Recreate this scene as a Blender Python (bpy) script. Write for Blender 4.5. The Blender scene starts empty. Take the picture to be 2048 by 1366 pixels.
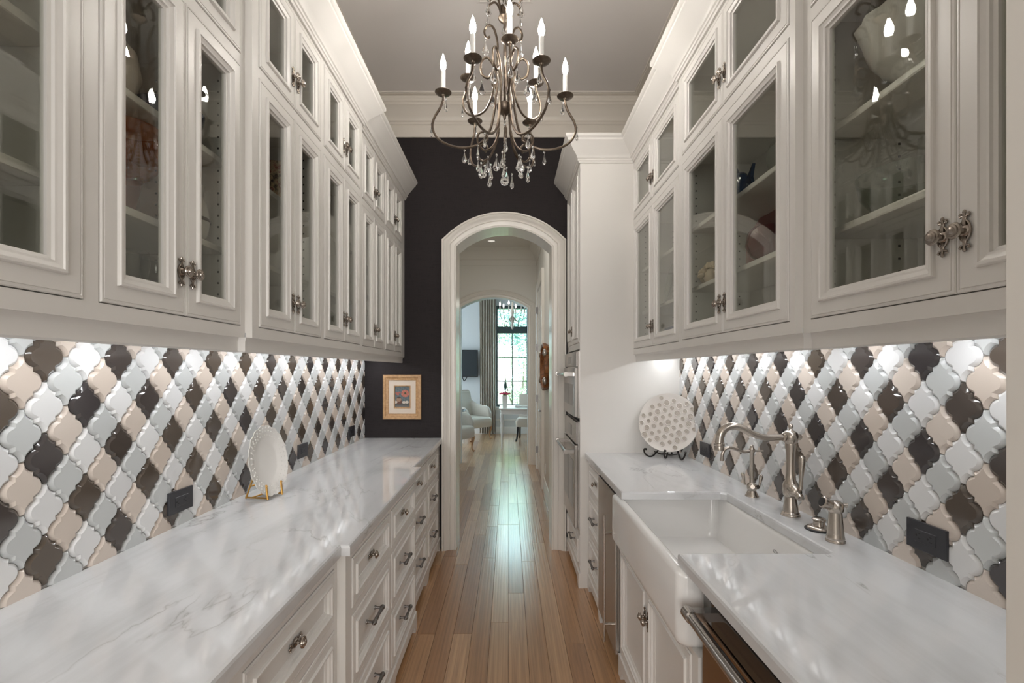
import bpy, bmesh, math, random
from mathutils import Vector, Matrix
R = math.radians
PI = math.pi
S = bpy.context.scene
COL = S.collection
rnd = random.Random(7)

# ------------------------------------------------------------------ camera, world, big lights
CAM_H = 1.47
FPX = 950.0
cam_d = bpy.data.cameras.new('camera')
cam = bpy.data.objects.new('camera', cam_d)
COL.objects.link(cam)
cam.location = (0, 0, CAM_H)
cam.rotation_euler = (R(90), 0, 0)
cam_d.sensor_width = 36.0
cam_d.lens = FPX / 2048 * 36
cam_d.shift_x = 7 / 2048
cam_d.shift_y = 57 / 2048
cam_d.clip_start = 0.02
cam_d.clip_end = 200
S.camera = cam

vs = S.view_settings
vs.view_transform = 'Standard'
vs.look = 'None'
vs.gamma = 1
vs.use_curve_mapping = False
vs.exposure = 0.22
S.cycles.use_denoising = True
S.cycles.max_bounces = 9
S.cycles.diffuse_bounces = 5
S.cycles.glossy_bounces = 5
S.cycles.transmission_bounces = 8
S.cycles.transparent_max_bounces = 16
S.cycles.sample_clamp_indirect = 6
S.cycles.caustics_reflective = False
S.cycles.caustics_refractive = False

world = bpy.data.worlds.new('world')
S.world = world
world.use_nodes = True
bg = world.node_tree.nodes['Background']
bg.inputs[0].default_value = (0.60, 0.86, 1.0, 1)
bg.inputs[1].default_value = 20.0


def lamp(name, kind, loc, rot, energy, color=(1, 1, 1), size=1.0, size_y=None, angle=None):
    d = bpy.data.lights.new(name, kind)
    d.energy = energy
    d.color = color
    if kind == 'AREA':
        d.size = size
        if size_y:
            d.shape = 'RECTANGLE'
            d.size_y = size_y
    if kind == 'SUN' and angle:
        d.angle = angle
    o = bpy.data.objects.new(name, d)
    COL.objects.link(o)
    o.location = loc
    o.rotation_euler = rot
    return o


# sun outside, falling on the garden from behind the house
lamp('sun', 'SUN', (0, 0, 20), (R(38), 0, R(12)), 5.0, (1.0, 0.95, 0.86), angle=R(1))
# soft frontal fill added behind the camera, at an invented window
lamp('added_rear_fill', 'AREA', (0.0, -3.25, 1.75), (R(90), 0, 0), 118, (1.0, 0.975, 0.95), 3.2, 2.1)
# fill added out of view to brighten the breakfast room (left of the second arch)
lamp('added_breakfast_fill', 'AREA', (-2.9, 9.4, 1.7), (R(90), 0, R(-90)), 75, (0.80, 0.93, 1.0), 2.2, 2.2)


# fill added to brighten the hall, unseen above the arch, no fixture modelled
lamp('added_hall_fill', 'AREA', (-0.35, 5.0, 3.34), (0, 0, 0), 10, (1.0, 0.965, 0.91), 0.9, 0.9)


# ------------------------------------------------------------------ materials
def mat(name, color=(0.8, 0.8, 0.8), rough=0.5, metal=0.0, coat=0.0, spec=None, emit=None, estr=0.0):
    m = bpy.data.materials.new(name)
    m.use_nodes = True
    b = m.node_tree.nodes['Principled BSDF']
    b.inputs['Base Color'].default_value = (*color, 1)
    b.inputs['Roughness'].default_value = rough
    b.inputs['Metallic'].default_value = metal
    b.inputs['Coat Weight'].default_value = coat
    b.inputs['Coat Roughness'].default_value = 0.06
    if spec is not None:
        b.inputs['Specular IOR Level'].default_value = spec
    if emit:
        b.inputs['Emission Color'].default_value = (*emit, 1)
        b.inputs['Emission Strength'].default_value = estr
    return m


class NT:
    def __init__(s, m):
        s.t = m.node_tree
        s.b = s.t.nodes['Principled BSDF']

    def n(s, typ, **kw):
        nd = s.t.nodes.new(typ)
        for k, v in kw.items():
            if k in nd.inputs:
                nd.inputs[k].default_value = v
            else:
                setattr(nd, k, v)
        return nd

    def l(s, a, b):
        s.t.links.new(a, b)

    def ramp(s, fac, stops):
        r = s.n('ShaderNodeValToRGB')
        el = r.color_ramp.elements
        while len(el) < len(stops):
            el.new(0.5)
        for e, (p, c) in zip(el, stops):
            e.position = p
            e.color = (*c, 1)
        s.l(fac, r.inputs[0])
        return r.outputs[0]

    def coords(s, scale=(1, 1, 1), rot=(0, 0, 0), out='Object'):
        tc = s.n('ShaderNodeTexCoord')
        mp = s.n('ShaderNodeMapping')
        mp.inputs['Scale'].default_value = scale
        mp.inputs['Rotation'].default_value = rot
        s.l(tc.outputs[out], mp.inputs[0])
        return mp.outputs[0]

    def noise(s, vec, scale=5.0, detail=4.0, rough=0.55, dist=0.0):
        n = s.n('ShaderNodeTexNoise')
        n.inputs['Scale'].default_value = scale
        n.inputs['Detail'].default_value = detail
        n.inputs['Roughness'].default_value = rough
        n.inputs['Distortion'].default_value = dist
        if vec is not None:
            s.l(vec, n.inputs['Vector'])
        return n.outputs[0]

    def bump(s, h, strength=0.2, dist=0.002):
        b = s.n('ShaderNodeBump')
        b.inputs['Strength'].default_value = strength
        b.inputs['Distance'].default_value = dist
        s.l(h, b.inputs['Height'])
        s.l(b.outputs[0], s.b.inputs['Normal'])


M = {}
M['paint'] = mat('cabinet_paint', (0.76, 0.74, 0.71), 0.32)
t = NT(M['paint']); t.bump(t.noise(t.coords((1, 1, 1)), 90, 2), 0.03, 0.001)
M['wall_white'] = mat('wall_white', (0.77, 0.755, 0.71), 0.55)
t = NT(M['wall_white']); t.bump(t.noise(t.coords(), 160, 2), 0.06, 0.001)
M['ceiling'] = mat('ceiling_paint', (0.71, 0.675, 0.65), 0.6)
t = NT(M['ceiling']); t.bump(t.noise(t.coords(), 140, 2), 0.05, 0.001)
M['crown'] = mat('crown_paint', (0.66, 0.615, 0.55), 0.4)
M['trim'] = mat('trim_paint', (0.77, 0.74, 0.69), 0.25)
M['blue_wall'] = mat('breakfast_wall', (0.60, 0.63, 0.655), 0.6)

# dark woven wall covering
M['dark_wall'] = mat('dark_grasscloth', (0.03, 0.026, 0.028), 0.7, spec=0.2)
t = NT(M['dark_wall'])
v1 = t.noise(t.coords((260, 260, 14)), 1.0, 2)
v2 = t.noise(t.coords((14, 14, 260)), 1.0, 2)
mx = t.n('ShaderNodeMath', operation='ADD'); t.l(v1, mx.inputs[0]); t.l(v2, mx.inputs[1])
t.l(t.ramp(mx.outputs[0], [(0.35, (0.0125, 0.0105, 0.0115)), (1.0, (0.028, 0.0235, 0.0245))]), t.b.inputs['Base Color'])
t.bump(mx.outputs[0], 0.35, 0.002)


# marble counter
def marble(name):
    m = mat(name, (0.68, 0.68, 0.69), 0.055, spec=0.6)
    t = NT(m)
    c = t.coords((1.0, 1.0, 1.0), (0, 0, R(-24)))
    big = t.noise(t.coords((1.3, 0.45, 1.3), (0, 0, R(-24))), 1.6, 5, 0.6, 1.1)
    d1 = t.n('ShaderNodeMath', operation='SUBTRACT'); t.l(big, d1.inputs[0]); d1.inputs[1].default_value = 0.5
    a1 = t.n('ShaderNodeMath', operation='ABSOLUTE'); t.l(d1.outputs[0], a1.inputs[0])
    vein = t.ramp(a1.outputs[0], [(0.0, (1, 1, 1)), (0.004, (0.4, 0.4, 0.4)), (0.016, (0, 0, 0))])
    msk = t.ramp(t.noise(c, 2.6, 3), [(0.44, (0, 0, 0)), (0.66, (1, 1, 1))])
    mm = t.n('ShaderNodeMath', operation='MULTIPLY'); t.l(vein, mm.inputs[0]); t.l(msk, mm.inputs[1])
    soft = t.ramp(t.noise(t.coords((2.2, 0.5, 2.2), (0, 0, R(-20))), 2.0, 6, 0.62, 0.7),
                  [(0.34, (0.56, 0.565, 0.57)), (0.52, (0.66, 0.665, 0.675)), (0.75, (0.70, 0.705, 0.715))])
    mix = t.n('ShaderNodeMixRGB'); t.l(mm.outputs[0], mix.inputs[0]); t.l(soft, mix.inputs[1])
    mix.inputs[2].default_value = (0.40, 0.395, 0.385, 1)
    t.l(mix.outputs[0], t.b.inputs['Base Color'])
    return m


M['marble'] = marble('white_marble')


def tilemat(name, c0, c1, rough=0.14, spec=0.5):
    m = mat(name, c0, rough, spec=spec)
    t = NT(m)
    oi = t.n('ShaderNodeObjectInfo')
    t.l(t.ramp(oi.outputs['Random'], [(0.0, c0), (1.0, c1)]), t.b.inputs['Base Color'])
    t.bump(t.noise(t.coords((1, 1, 1)), 55, 2), 0.05, 0.002)
    return m


M['tile_white'] = tilemat('tile_white', (0.80, 0.80, 0.80), (0.72, 0.72, 0.725), 0.2)
M['tile_grey'] = tilemat('tile_grey', (0.60, 0.617, 0.615), (0.525, 0.54, 0.54), 0.2)
M['tile_beige'] = tilemat('tile_beige', (0.68, 0.60, 0.535), (0.60, 0.515, 0.445), 0.22)
M['tile_dark'] = tilemat('tile_dark', (0.095, 0.073, 0.055), (0.050, 0.044, 0.046), 0.10, 0.75)
M['grout'] = mat('grout', (0.55, 0.53, 0.51), 0.8)

# oak planks, one tone per board
M['oak'] = mat('oak_floor', (0.4, 0.25, 0.14), 0.28, spec=0.8, coat=0.7)
M['oak'].node_tree.nodes['Principled BSDF'].inputs['Coat Roughness'].default_value = 0.2
t = NT(M['oak'])
oi = t.n('ShaderNodeObjectInfo')
tone = t.ramp(oi.outputs['Random'], [(0.0, (0.33, 0.165, 0.075)), (0.3, (0.44, 0.24, 0.115)), (0.7, (0.50, 0.29, 0.15)), (1.0, (0.64, 0.43, 0.26))])
off = t.n('ShaderNodeVectorMath', operation='SCALE'); t.l(oi.outputs['Location'], off.inputs[0]); off.inputs['Scale'].default_value = 3.7
def shifted(scale):
    ad = t.n('ShaderNodeVectorMath', operation='ADD'); t.l(t.coords(scale), ad.inputs[0]); t.l(off.outputs[0], ad.inputs[1]); return ad.outputs[0]
g1 = t.noise(shifted((55, 2.2, 10)), 1.0, 5, 0.6, 0.6)
wv = t.n('ShaderNodeTexWave'); wv.inputs['Scale'].default_value = 1.2; wv.inputs['Distortion'].default_value = 7.0; wv.inputs['Detail'].default_value = 2.0
wv.inputs['Detail Scale'].default_value = 0.8
t.l(shifted((13, 0.8, 1)), wv.inputs['Vector'])
gm = t.n('ShaderNodeMixRGB', blend_type='MULTIPLY'); gm.inputs[0].default_value = 0.55
t.l(tone, gm.inputs[1]); t.l(t.ramp(g1, [(0.32, (0.55, 0.5, 0.45)), (0.62, (1.12, 1.1, 1.06))]), gm.inputs[2])
gm2 = t.n('ShaderNodeMixRGB', blend_type='MULTIPLY'); gm2.inputs[0].default_value = 0.35
t.l(gm.outputs[0], gm2.inputs[1]); t.l(t.ramp(wv.outputs[0], [(0.0, (0.62, 0.56, 0.5)), (0.35, (1, 1, 1))]), gm2.inputs[2])
t.l(gm2.outputs[0], t.b.inputs['Base Color'])
ad = t.n('ShaderNodeMath', operation='ADD'); t.l(g1, ad.inputs[0]); t.l(wv.outputs[0], ad.inputs[1])
t.bump(ad.outputs[0], 0.16, 0.0015)
M['subfloor'] = mat('subfloor', (0.05, 0.03, 0.02), 0.8)

M['nickel'] = mat('brushed_nickel', (0.50, 0.45, 0.40), 0.24, 1.0)
M['antique'] = mat('antique_nickel', (0.36, 0.315, 0.275), 0.27, 1.0)
M['pewter'] = mat('dark_pewter', (0.20, 0.19, 0.185), 0.3, 1.0)
M['bronze'] = mat('aged_bronze', (0.115, 0.088, 0.068), 0.36, 0.9)
t = NT(M['bronze']); t.l(t.ramp(t.noise(t.coords(), 30, 3), [(0.3, (0.075, 0.055, 0.042)), (0.7, (0.19, 0.15, 0.115))]), t.b.inputs['Base Color'])
M['iron'] = mat('black_iron', (0.022, 0.018, 0.016), 0.4, 0.6)
M['gold'] = mat('gilded_metal', (0.58, 0.33, 0.09), 0.35, 1.0)
M['steel'] = mat('stainless_steel', (0.48, 0.455, 0.43), 0.22, 1.0)
t = NT(M['steel']); t.bump(t.noise(t.coords((3, 3, 700)), 1.0, 2), 0.04, 0.0005)
M['steel_dark'] = mat('bronzed_stainless', (0.36, 0.255, 0.175), 0.16, 1.0)
M['steel_side'] = mat('grey_appliance_side', (0.13, 0.15, 0.17), 0.35, 0.7)
M['oven_glass'] = mat('oven_glass', (0.02, 0.019, 0.018), 0.04, spec=0.9)
M['rubber'] = mat('black_rubber', (0.012, 0.012, 0.013), 0.5)
M['plate_dark'] = mat('outlet_plastic', (0.028, 0.028, 0.034), 0.32)
M['slot'] = mat('outlet_slot', (0.004, 0.004, 0.005), 0.6)
M['porcelain'] = mat('fireclay_porcelain', (0.87, 0.86, 0.845), 0.1, coat=0.3)
M['ceramic'] = mat('white_ceramic', (0.76, 0.74, 0.71), 0.18)
M['ceramic_cream'] = mat('cream_ceramic', (0.66, 0.60, 0.54), 0.3)
M['ceramic_relief'] = mat('relief_ceramic', (0.74, 0.70, 0.66), 0.3)
M['ceramic_relief2'] = mat('relief_ceramic_dark', (0.59, 0.535, 0.48), 0.4)
M['candle'] = mat('candle_sleeve', (0.80, 0.79, 0.76), 0.4)
M['bulb'] = mat('lit_bulb', (1, 1, 1), 0.3, emit=(1.0, 0.945, 0.87), estr=140)
M['puck'] = mat('led_lens', (1, 1, 1), 0.3, emit=(0.97, 0.985, 1.0), estr=16)
M['canlens'] = mat('can_lens', (1, 1, 1), 0.3, emit=(1.0, 0.95, 0.86), estr=0.5)
M['bulb2'] = mat('lit_small_bulb', (1, 1, 1), 0.3, emit=(1.0, 0.93, 0.82), estr=18)
M['teal_frame'] = mat('dark_teal_frame', (0.020, 0.045, 0.05), 0.4)
M['curtain'] = mat('taupe_curtain', (0.50, 0.46, 0.40), 0.85)
M['tv'] = mat('tv_screen', (0.008, 0.010, 0.013), 0.07, spec=0.7)
M['upholstery'] = mat('cream_upholstery', (0.58, 0.545, 0.49), 0.9)
M['oak_leg'] = mat('honey_oak_leg', (0.42, 0.25, 0.13), 0.4)
M['dark_wood'] = mat('black_lacquered_wood', (0.015, 0.012, 0.012), 0.25)
M['burl'] = mat('burl_wood', (0.25, 0.09, 0.03), 0.35)
t = NT(M['burl']); t.l(t.ramp(t.noise(t.coords(), 16, 5, 0.6, 1.5), [(0.3, (0.09, 0.026, 0.008)), (0.7, (0.36, 0.145, 0.045))]), t.b.inputs['Base Color'])
M['mirror'] = mat('mirror_bevel', (0.85, 0.85, 0.85), 0.04, 1.0)
M['frame_wood'] = mat('honey_frame_wood', (0.50, 0.30, 0.145), 0.4)
t = NT(M['frame_wood']); t.l(t.ramp(t.noise(t.coords((60, 60, 60)), 1.0, 4), [(0.3, (0.40, 0.225, 0.10)), (0.7, (0.58, 0.36, 0.18))]), t.b.inputs['Base Color'])
M['matboard'] = mat('cream_mat', (0.70, 0.61, 0.52), 0.85)
M['pink'] = mat('pink_petal', (0.62, 0.045, 0.13), 0.6)
M['leaf'] = mat('green_leaf', (0.10, 0.19, 0.055), 0.6)
M['glass_green'] = mat('dark_green_glass', (0.02, 0.05, 0.04), 0.08)
M['white_lacquer'] = mat('white_lacquer', (0.74, 0.74, 0.73), 0.3)
M['mauve'] = mat('mauve_glaze', (0.09, 0.016, 0.018), 0.1, spec=0.7)
M['red_glaze'] = mat('red_glaze', (0.21, 0.075, 0.065), 0.25)
M['blue_glass'] = mat('blue_glass', (0.012, 0.035, 0.085), 0.06, spec=0.7)
M['brown_tray'] = mat('brown_tray', (0.06, 0.04, 0.03), 0.3)
M['blue_cover'] = mat('blue_cover', (0.10, 0.13, 0.26), 0.6)
M['paper'] = mat('paper', (0.75, 0.72, 0.66), 0.8)
M['hole'] = mat('pin_hole', (0.03, 0.028, 0.025), 0.7)
M['floral'] = mat('floral_box', (0.5, 0.35, 0.2), 0.6)
t = NT(M['floral']); t.l(t.ramp(t.noise(t.coords(), 40, 3), [(0.35, (0.06, 0.03, 0.02)), (0.5, (0.55, 0.40, 0.22)), (0.62, (0.28, 0.06, 0.04)), (0.75, (0.62, 0.52, 0.36))]), t.b.inputs['Base Color'])
M['bark'] = mat('bark', (0.10, 0.07, 0.05), 0.9)
M['lawn'] = mat('lawn', (0.16, 0.22, 0.07), 0.9)
M['shell'] = mat('shell_cluster', (0.62, 0.52, 0.40), 0.4)


def leafmat(name, a, b_):
    m = mat(name, a, 0.6)
    t = NT(m)
    t.l(t.ramp(t.noise(t.coords(), 1.6, 3), [(0.3, a), (0.7, b_)]), t.b.inputs['Base Color'])
    return m


M['leaf_light'] = leafmat('light_foliage', (0.34, 0.43, 0.26), (0.56, 0.60, 0.42))
M['leaf_mid'] = leafmat('mid_foliage', (0.12, 0.22, 0.12), (0.28, 0.38, 0.22))
M['leaf_blue'] = leafmat('blue_green_foliage', (0.10, 0.20, 0.17), (0.24, 0.36, 0.32))
M['leaf_pink'] = leafmat('pink_foliage', (0.48, 0.30, 0.28), (0.40, 0.44, 0.24))


def clear_mat(name, tint=(1, 1, 1), ior=1.5, rough=0.0):
    """thin sheet glass: Fresnel mirror over clear transmission"""
    m = bpy.data.materials.new(name)
    m.use_nodes = True
    nt = m.node_tree
    nt.nodes.clear()
    out = nt.nodes.new('ShaderNodeOutputMaterial')
    lw = nt.nodes.new('ShaderNodeLayerWeight'); lw.inputs[0].default_value = 0.5
    pw5 = nt.nodes.new('ShaderNodeMath'); pw5.operation = 'POWER'; pw5.inputs[1].default_value = 5.0
    f0 = ((ior - 1) / (ior + 1)) ** 2
    fr = nt.nodes.new('ShaderNodeMath'); fr.operation = 'MULTIPLY_ADD'; fr.inputs[1].default_value = 1 - f0; fr.inputs[2].default_value = f0
    nt.links.new(lw.outputs['Facing'], pw5.inputs[0]); nt.links.new(pw5.outputs[0], fr.inputs[0])
    tr = nt.nodes.new('ShaderNodeBsdfTransparent'); tr.inputs[0].default_value = (*tint, 1)
    gl = nt.nodes.new('ShaderNodeBsdfGlossy'); gl.inputs['Roughness'].default_value = rough
    mx = nt.nodes.new('ShaderNodeMixShader')
    nt.links.new(fr.outputs[0], mx.inputs[0]); nt.links.new(tr.outputs[0], mx.inputs[1]); nt.links.new(gl.outputs[0], mx.inputs[2])
    nt.links.new(mx.outputs[0], out.inputs[0])
    return m


M['pane'] = clear_mat('pane_glass', (0.94, 0.95, 0.92), 1.72)
M['thin_glass'] = clear_mat('thin_glassware', (0.88, 0.90, 0.88), 1.6)
M['orange_glass'] = clear_mat('orange_glass', (0.98, 0.70, 0.46), 1.5)
M['pink_glass'] = clear_mat('pink_glass', (0.98, 0.82, 0.78), 1.5)


def glassmat(name, col=(1, 1, 1), ior=1.52, rough=0.0):
    m = mat(name, col, rough)
    b = m.node_tree.nodes['Principled BSDF']
    b.inputs['Transmission Weight'].default_value = 1.0
    b.inputs['IOR'].default_value = ior
    return m


M['crystal'] = glassmat('crystal', (1, 1, 1), 1.6)


# ------------------------------------------------------------------ mesh helpers
class MB:
    def __init__(s):
        s.v = []
        s.f = []

    def add(s, verts, faces, mx=None):
        o = len(s.v)
        if mx is not None:
            verts = [mx @ Vector(p) for p in verts]
        s.v.extend(tuple(p) for p in verts)
        s.f.extend(tuple(i + o for i in f) for f in faces)
        return s

    def box(s, x0, x1, y0, y1, z0, z1, mx=None):
        v = [(x0, y0, z0), (x1, y0, z0), (x1, y1, z0), (x0, y1, z0), (x0, y0, z1), (x1, y0, z1), (x1, y1, z1), (x0, y1, z1)]
        f = [(0, 3, 2, 1), (4, 5, 6, 7), (0, 1, 5, 4), (1, 2, 6, 5), (2, 3, 7, 6), (3, 0, 4, 7)]
        return s.add(v, f, mx)

    def prism(s, poly, y0, y1, mx=None):
        """polygon in x,z extruded along y"""
        n = len(poly)
        v = [(p[0], y0, p[1]) for p in poly] + [(p[0], y1, p[1]) for p in poly]
        f = [tuple(range(n)), tuple(range(2 * n - 1, n - 1, -1))]
        f += [(i, i + n, (i + 1) % n + n, (i + 1) % n) for i in range(n)]
        return s.add(v, f, mx)

    def slab(s, poly, z0, z1, mx=None):
        """polygon in x,y extruded along z"""
        n = len(poly)
        v = [(p[0], p[1], z0) for p in poly] + [(p[0], p[1], z1) for p in poly]
        f = [tuple(range(n - 1, -1, -1)), tuple(range(n, 2 * n))]
        f += [(i, (i + 1) % n, (i + 1) % n + n, i + n) for i in range(n)]
        return s.add(v, f, mx)

    def lathe(s, prof, n=20, mx=None, cap=True, ripple=None):
        """profile of (r, z) spun about z"""
        v = []
        for (r, z) in prof:
            for k in range(n):
                a = 2 * PI * k / n
                rr = r * (1 + (ripple(a, z) if ripple else 0))
                v.append((rr * math.cos(a), rr * math.sin(a), z))
        f = []
        for i in range(len(prof) - 1):
            for k in range(n):
                k2 = (k + 1) % n
                f.append((i * n + k, i * n + k2, (i + 1) * n + k2, (i + 1) * n + k))
        if cap:
            if prof[0][0] > 1e-5:
                f.append(tuple(range(n - 1, -1, -1)))
            if prof[-1][0] > 1e-5:
                b = (len(prof) - 1) * n
                f.append(tuple(range(b, b + n)))
        return s.add(v, f, mx)

    def tube(s, pts, rad, n=8, mx=None, closed=False):
        pts = [Vector(p) for p in pts]
        m = len(pts)
        if not isinstance(rad, (list, tuple)):
            rad = [rad] * m
        v = []
        prev = None
        for i, p in enumerate(pts):
            if closed:
                d = pts[(i + 1) % m] - pts[i - 1]
            else:
                d = pts[min(i + 1, m - 1)] - pts[max(i - 1, 0)]
            if d.length < 1e-9:
                d = Vector((0, 0, 1))
            d.normalize()
            if prev is None:
                a = Vector((0, 0, 1)) if abs(d.z) < 0.9 else Vector((1, 0, 0))
                u = d.cross(a).normalized()
            else:
                u = prev - d * prev.dot(d)
                if u.length < 1e-6:
                    u = d.orthogonal()
                u.normalize()
            prev = u
            w = d.cross(u)
            for k in range(n):
                a = 2 * PI * k / n
                v.append(p + (u * math.cos(a) + w * math.sin(a)) * rad[i])
        f = []
        seg = m if closed else m - 1
        for i in range(seg):
            j = (i + 1) % m
            for k in range(n):
                k2 = (k + 1) % n
                f.append((i * n + k, i * n + k2, j * n + k2, j * n + k))
        if not closed:
            f.append(tuple(range(n - 1, -1, -1)))
            f.append(tuple(range((m - 1) * n, m * n)))
        return s.add(v, f, mx)

    def ball(s, c, r, n=12, sc=(1, 1, 1), mx=None):
        m = max(4, n // 2)
        prof = [(max(math.sin(PI * i / m), 0.001) * r, -math.cos(PI * i / m) * r) for i in range(m + 1)]
        tm = Matrix.Translation(c) @ Matrix.Diagonal((*sc, 1))
        return s.lathe(prof, n, (mx @ tm) if mx is not None else tm, cap=True)

    def rings(s, loops, cap0=True, cap1=True, mx=None):
        """loops of equal length joined by quads"""
        n = len(loops[0])
        v = [p for lp in loops for p in lp]
        f = []
        for i in range(len(loops) - 1):
            for k in range(n):
                k2 = (k + 1) % n
                f.append((i * n + k, i * n + k2, (i + 1) * n + k2, (i + 1) * n + k))
        if cap0:
            f.append(tuple(range(n - 1, -1, -1)))
        if cap1:
            b = (len(loops) - 1) * n
            f.append(tuple(range(b, b + n)))
        return s.add(v, f, mx)

    def sweep(s, path, prof, side=1, mx=None, cap=True):
        """profile (out, up) swept along a plan path of x,y with mitres; up = z"""
        m = len(path)
        P = [Vector((p[0], p[1])) for p in path]
        loops = []
        for i in range(m):
            d0 = (P[i] - P[i - 1]).normalized() if i > 0 else None
            d1 = (P[i + 1] - P[i]).normalized() if i < m - 1 else None
            if d0 is None: d0 = d1
            if d1 is None: d1 = d0
            n0 = Vector((-d0.y, d0.x)) * side
            n1 = Vector((-d1.y, d1.x)) * side
            b = n0 + n1
            b = b / b.dot(n0) if abs(b.dot(n0)) > 1e-6 else n0
            loops.append([(P[i].x + b.x * o, P[i].y + b.y * o, z) for (o, z) in prof])
        return s.rings(loops, cap, cap, mx)

    def mesh(s, name, mats, smooth=40, bevel=None, recalc=True):
        if bevel:
            smooth = 0
        me = bpy.data.meshes.new(name)
        me.from_pydata([tuple(p) for p in s.v], [], s.f)
        if recalc or bevel:
            bm = bmesh.new()
            bm.from_mesh(me)
            bmesh.ops.recalc_face_normals(bm, faces=bm.faces)
            if bevel:
                es = [e for e in bm.edges if len(e.link_faces) == 2 and e.calc_face_angle(0) > 0.6 and bevel[1](e)]
                bmesh.ops.bevel(bm, geom=es, offset=bevel[0], segments=bevel[2] if len(bevel) > 2 else 2, affect='EDGES', profile=0.6)
            bm.to_mesh(me)
            bm.free()
        for m in (mats if isinstance(mats, (list, tuple)) else [mats]):
            me.materials.append(M[m] if isinstance(m, str) else m)
        if smooth:
            me.shade_smooth()
            me.set_sharp_from_angle(angle=R(smooth))
        me.update()
        return me

    def build(s, name, m, parent=None, loc=(0, 0, 0), rot=(0, 0, 0), **kw):
        return put(name, s.mesh(name, m, **kw), parent, loc, rot)


def put(name, me, parent=None, loc=(0, 0, 0), rot=(0, 0, 0)):
    o = bpy.data.objects.new(name, me)
    COL.objects.link(o)
    o.parent = parent
    o.location = loc
    o.rotation_euler = rot
    return o


def tag(o, label, cat=None, group=None, kind=None):
    o['label'] = label
    if cat: o['category'] = cat
    if group: o['group'] = group
    if kind: o['kind'] = kind
    return o


def thing(name, label, cat, loc=(0, 0, 0), rz=0, group=None):
    o = bpy.data.objects.new(name, None)
    o.empty_display_size = 0.1
    COL.objects.link(o)
    o.location = loc
    o.rotation_euler = (0, 0, rz)
    return tag(o, label, cat, group)


def struct(o, label, cat):
    return tag(o, label, cat, kind='structure')


def copy_tree(o, parent=None):
    c = o.copy()
    COL.objects.link(c)
    c.parent = parent
    for ch in [x for x in o.children]:
        copy_tree(ch, c)
    return c


def smooth_path(pts, sub=6, closed=False):
    P = [Vector(p) for p in pts]
    n = len(P)
    out = []
    rng = n if closed else n - 1
    for i in range(rng):
        p0 = P[(i - 1) % n] if (closed or i > 0) else P[0] * 2 - P[1]
        p1 = P[i]
        p2 = P[(i + 1) % n]
        p3 = P[(i + 2) % n] if (closed or i < n - 2) else P[-1] * 2 - P[-2]
        for k in range(sub):
            t = k / sub
            out.append(0.5 * ((2 * p1) + (p2 - p0) * t + (2 * p0 - 5 * p1 + 4 * p2 - p3) * t * t + (3 * p1 - p0 - 3 * p2 + p3) * t ** 3))
    if not closed:
        out.append(P[-1])
    return out


def rrect(x0, x1, y0, y1, r, z, n=5):
    out = []
    for (cx, cy, a0) in ((x1 - r, y1 - r, 0), (x0 + r, y1 - r, 90), (x0 + r, y0 + r, 180), (x1 - r, y0 + r, 270)):
        for k in range(n + 1):
            a = R(a0 + 90 * k / n)
            out.append((cx + r * math.cos(a), cy + r * math.sin(a), z))
    return out


def arch_pts(xl, xr, spring, apex, n=24):
    c = (xl + xr) / 2
    w = (xr - xl) / 2
    h = apex - spring
    rad = (w * w + h * h) / (2 * h)
    cz = apex - rad
    a = math.asin(w / rad)
    return [(c + rad * math.sin(-a + 2 * a * k / n), cz + rad * math.cos(-a + 2 * a * k / n)) for k in range(n + 1)]

# ------------------------------------------------------------------ room shell
WL, WR = -1.189, 1.162          # pantry side walls
YF = 3.9                        # far (dark) wall
ZC = 3.66                       # pantry ceiling
CT = 0.914                      # counter height
YJ = 0.50                       # jamb beside the photographer

wall_left = MB().box(WL - 0.12, WL, -0.3, YF + 0.1, 0, ZC + 0.05).build('wall_left', 'grout', smooth=0)
struct(wall_left, 'left pantry wall behind the arabesque tile', 'wall')
wall_right = MB().box(WR, WR + 0.12, -0.3, YF + 0.1, 0, ZC + 0.05).build('wall_right', 'grout', smooth=0)
struct(wall_right, 'right pantry wall behind the arabesque tile', 'wall')
w = MB().box(0.524, WR, -0.3, YJ, 0, ZC + 0.05).build('wall_near', 'trim', smooth=0)
struct(w, 'painted jamb wall ending the right counter', 'wall')

AX0, AX1, ASP, AAP = -0.427, 0.353, 2.48, 2.64     # first arch
BX0, BX1, BSP, BAP, BY = -0.744, 0.300, 2.44, 2.60, 7.40   # second arch


def arch_wall(name, xl, xr, sp, ap, wx0, wx1, top, y0, y1, front, rest):
    arc = arch_pts(xl, xr, sp, ap)
    poly = [(wx0, 0), (xl, 0)] + arc + [(xr, 0), (wx1, 0), (wx1, top), (wx0, top)]
    o = MB().prism(poly, y0, y1).build(name, [front, rest], smooth=0)
    for p in o.data.polygons:
        p.material_index = 0 if p.normal.y < -0.9 else 1
    return o


w = arch_wall('wall_far', AX0, AX1, ASP, AAP, WL, WR, ZC + 0.05, YF, YF + 0.24, 'dark_wall', 'trim')
struct(w, 'black woven-covered end wall with an arched opening', 'wall')
w = arch_wall('wall_hall', BX0, BX1, BSP, BAP, -3.1, 2.6, 3.75, BY, BY + 0.18, 'wall_white', 'blue_wall')
struct(w, 'white hall wall with the second arched opening', 'wall')


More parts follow.
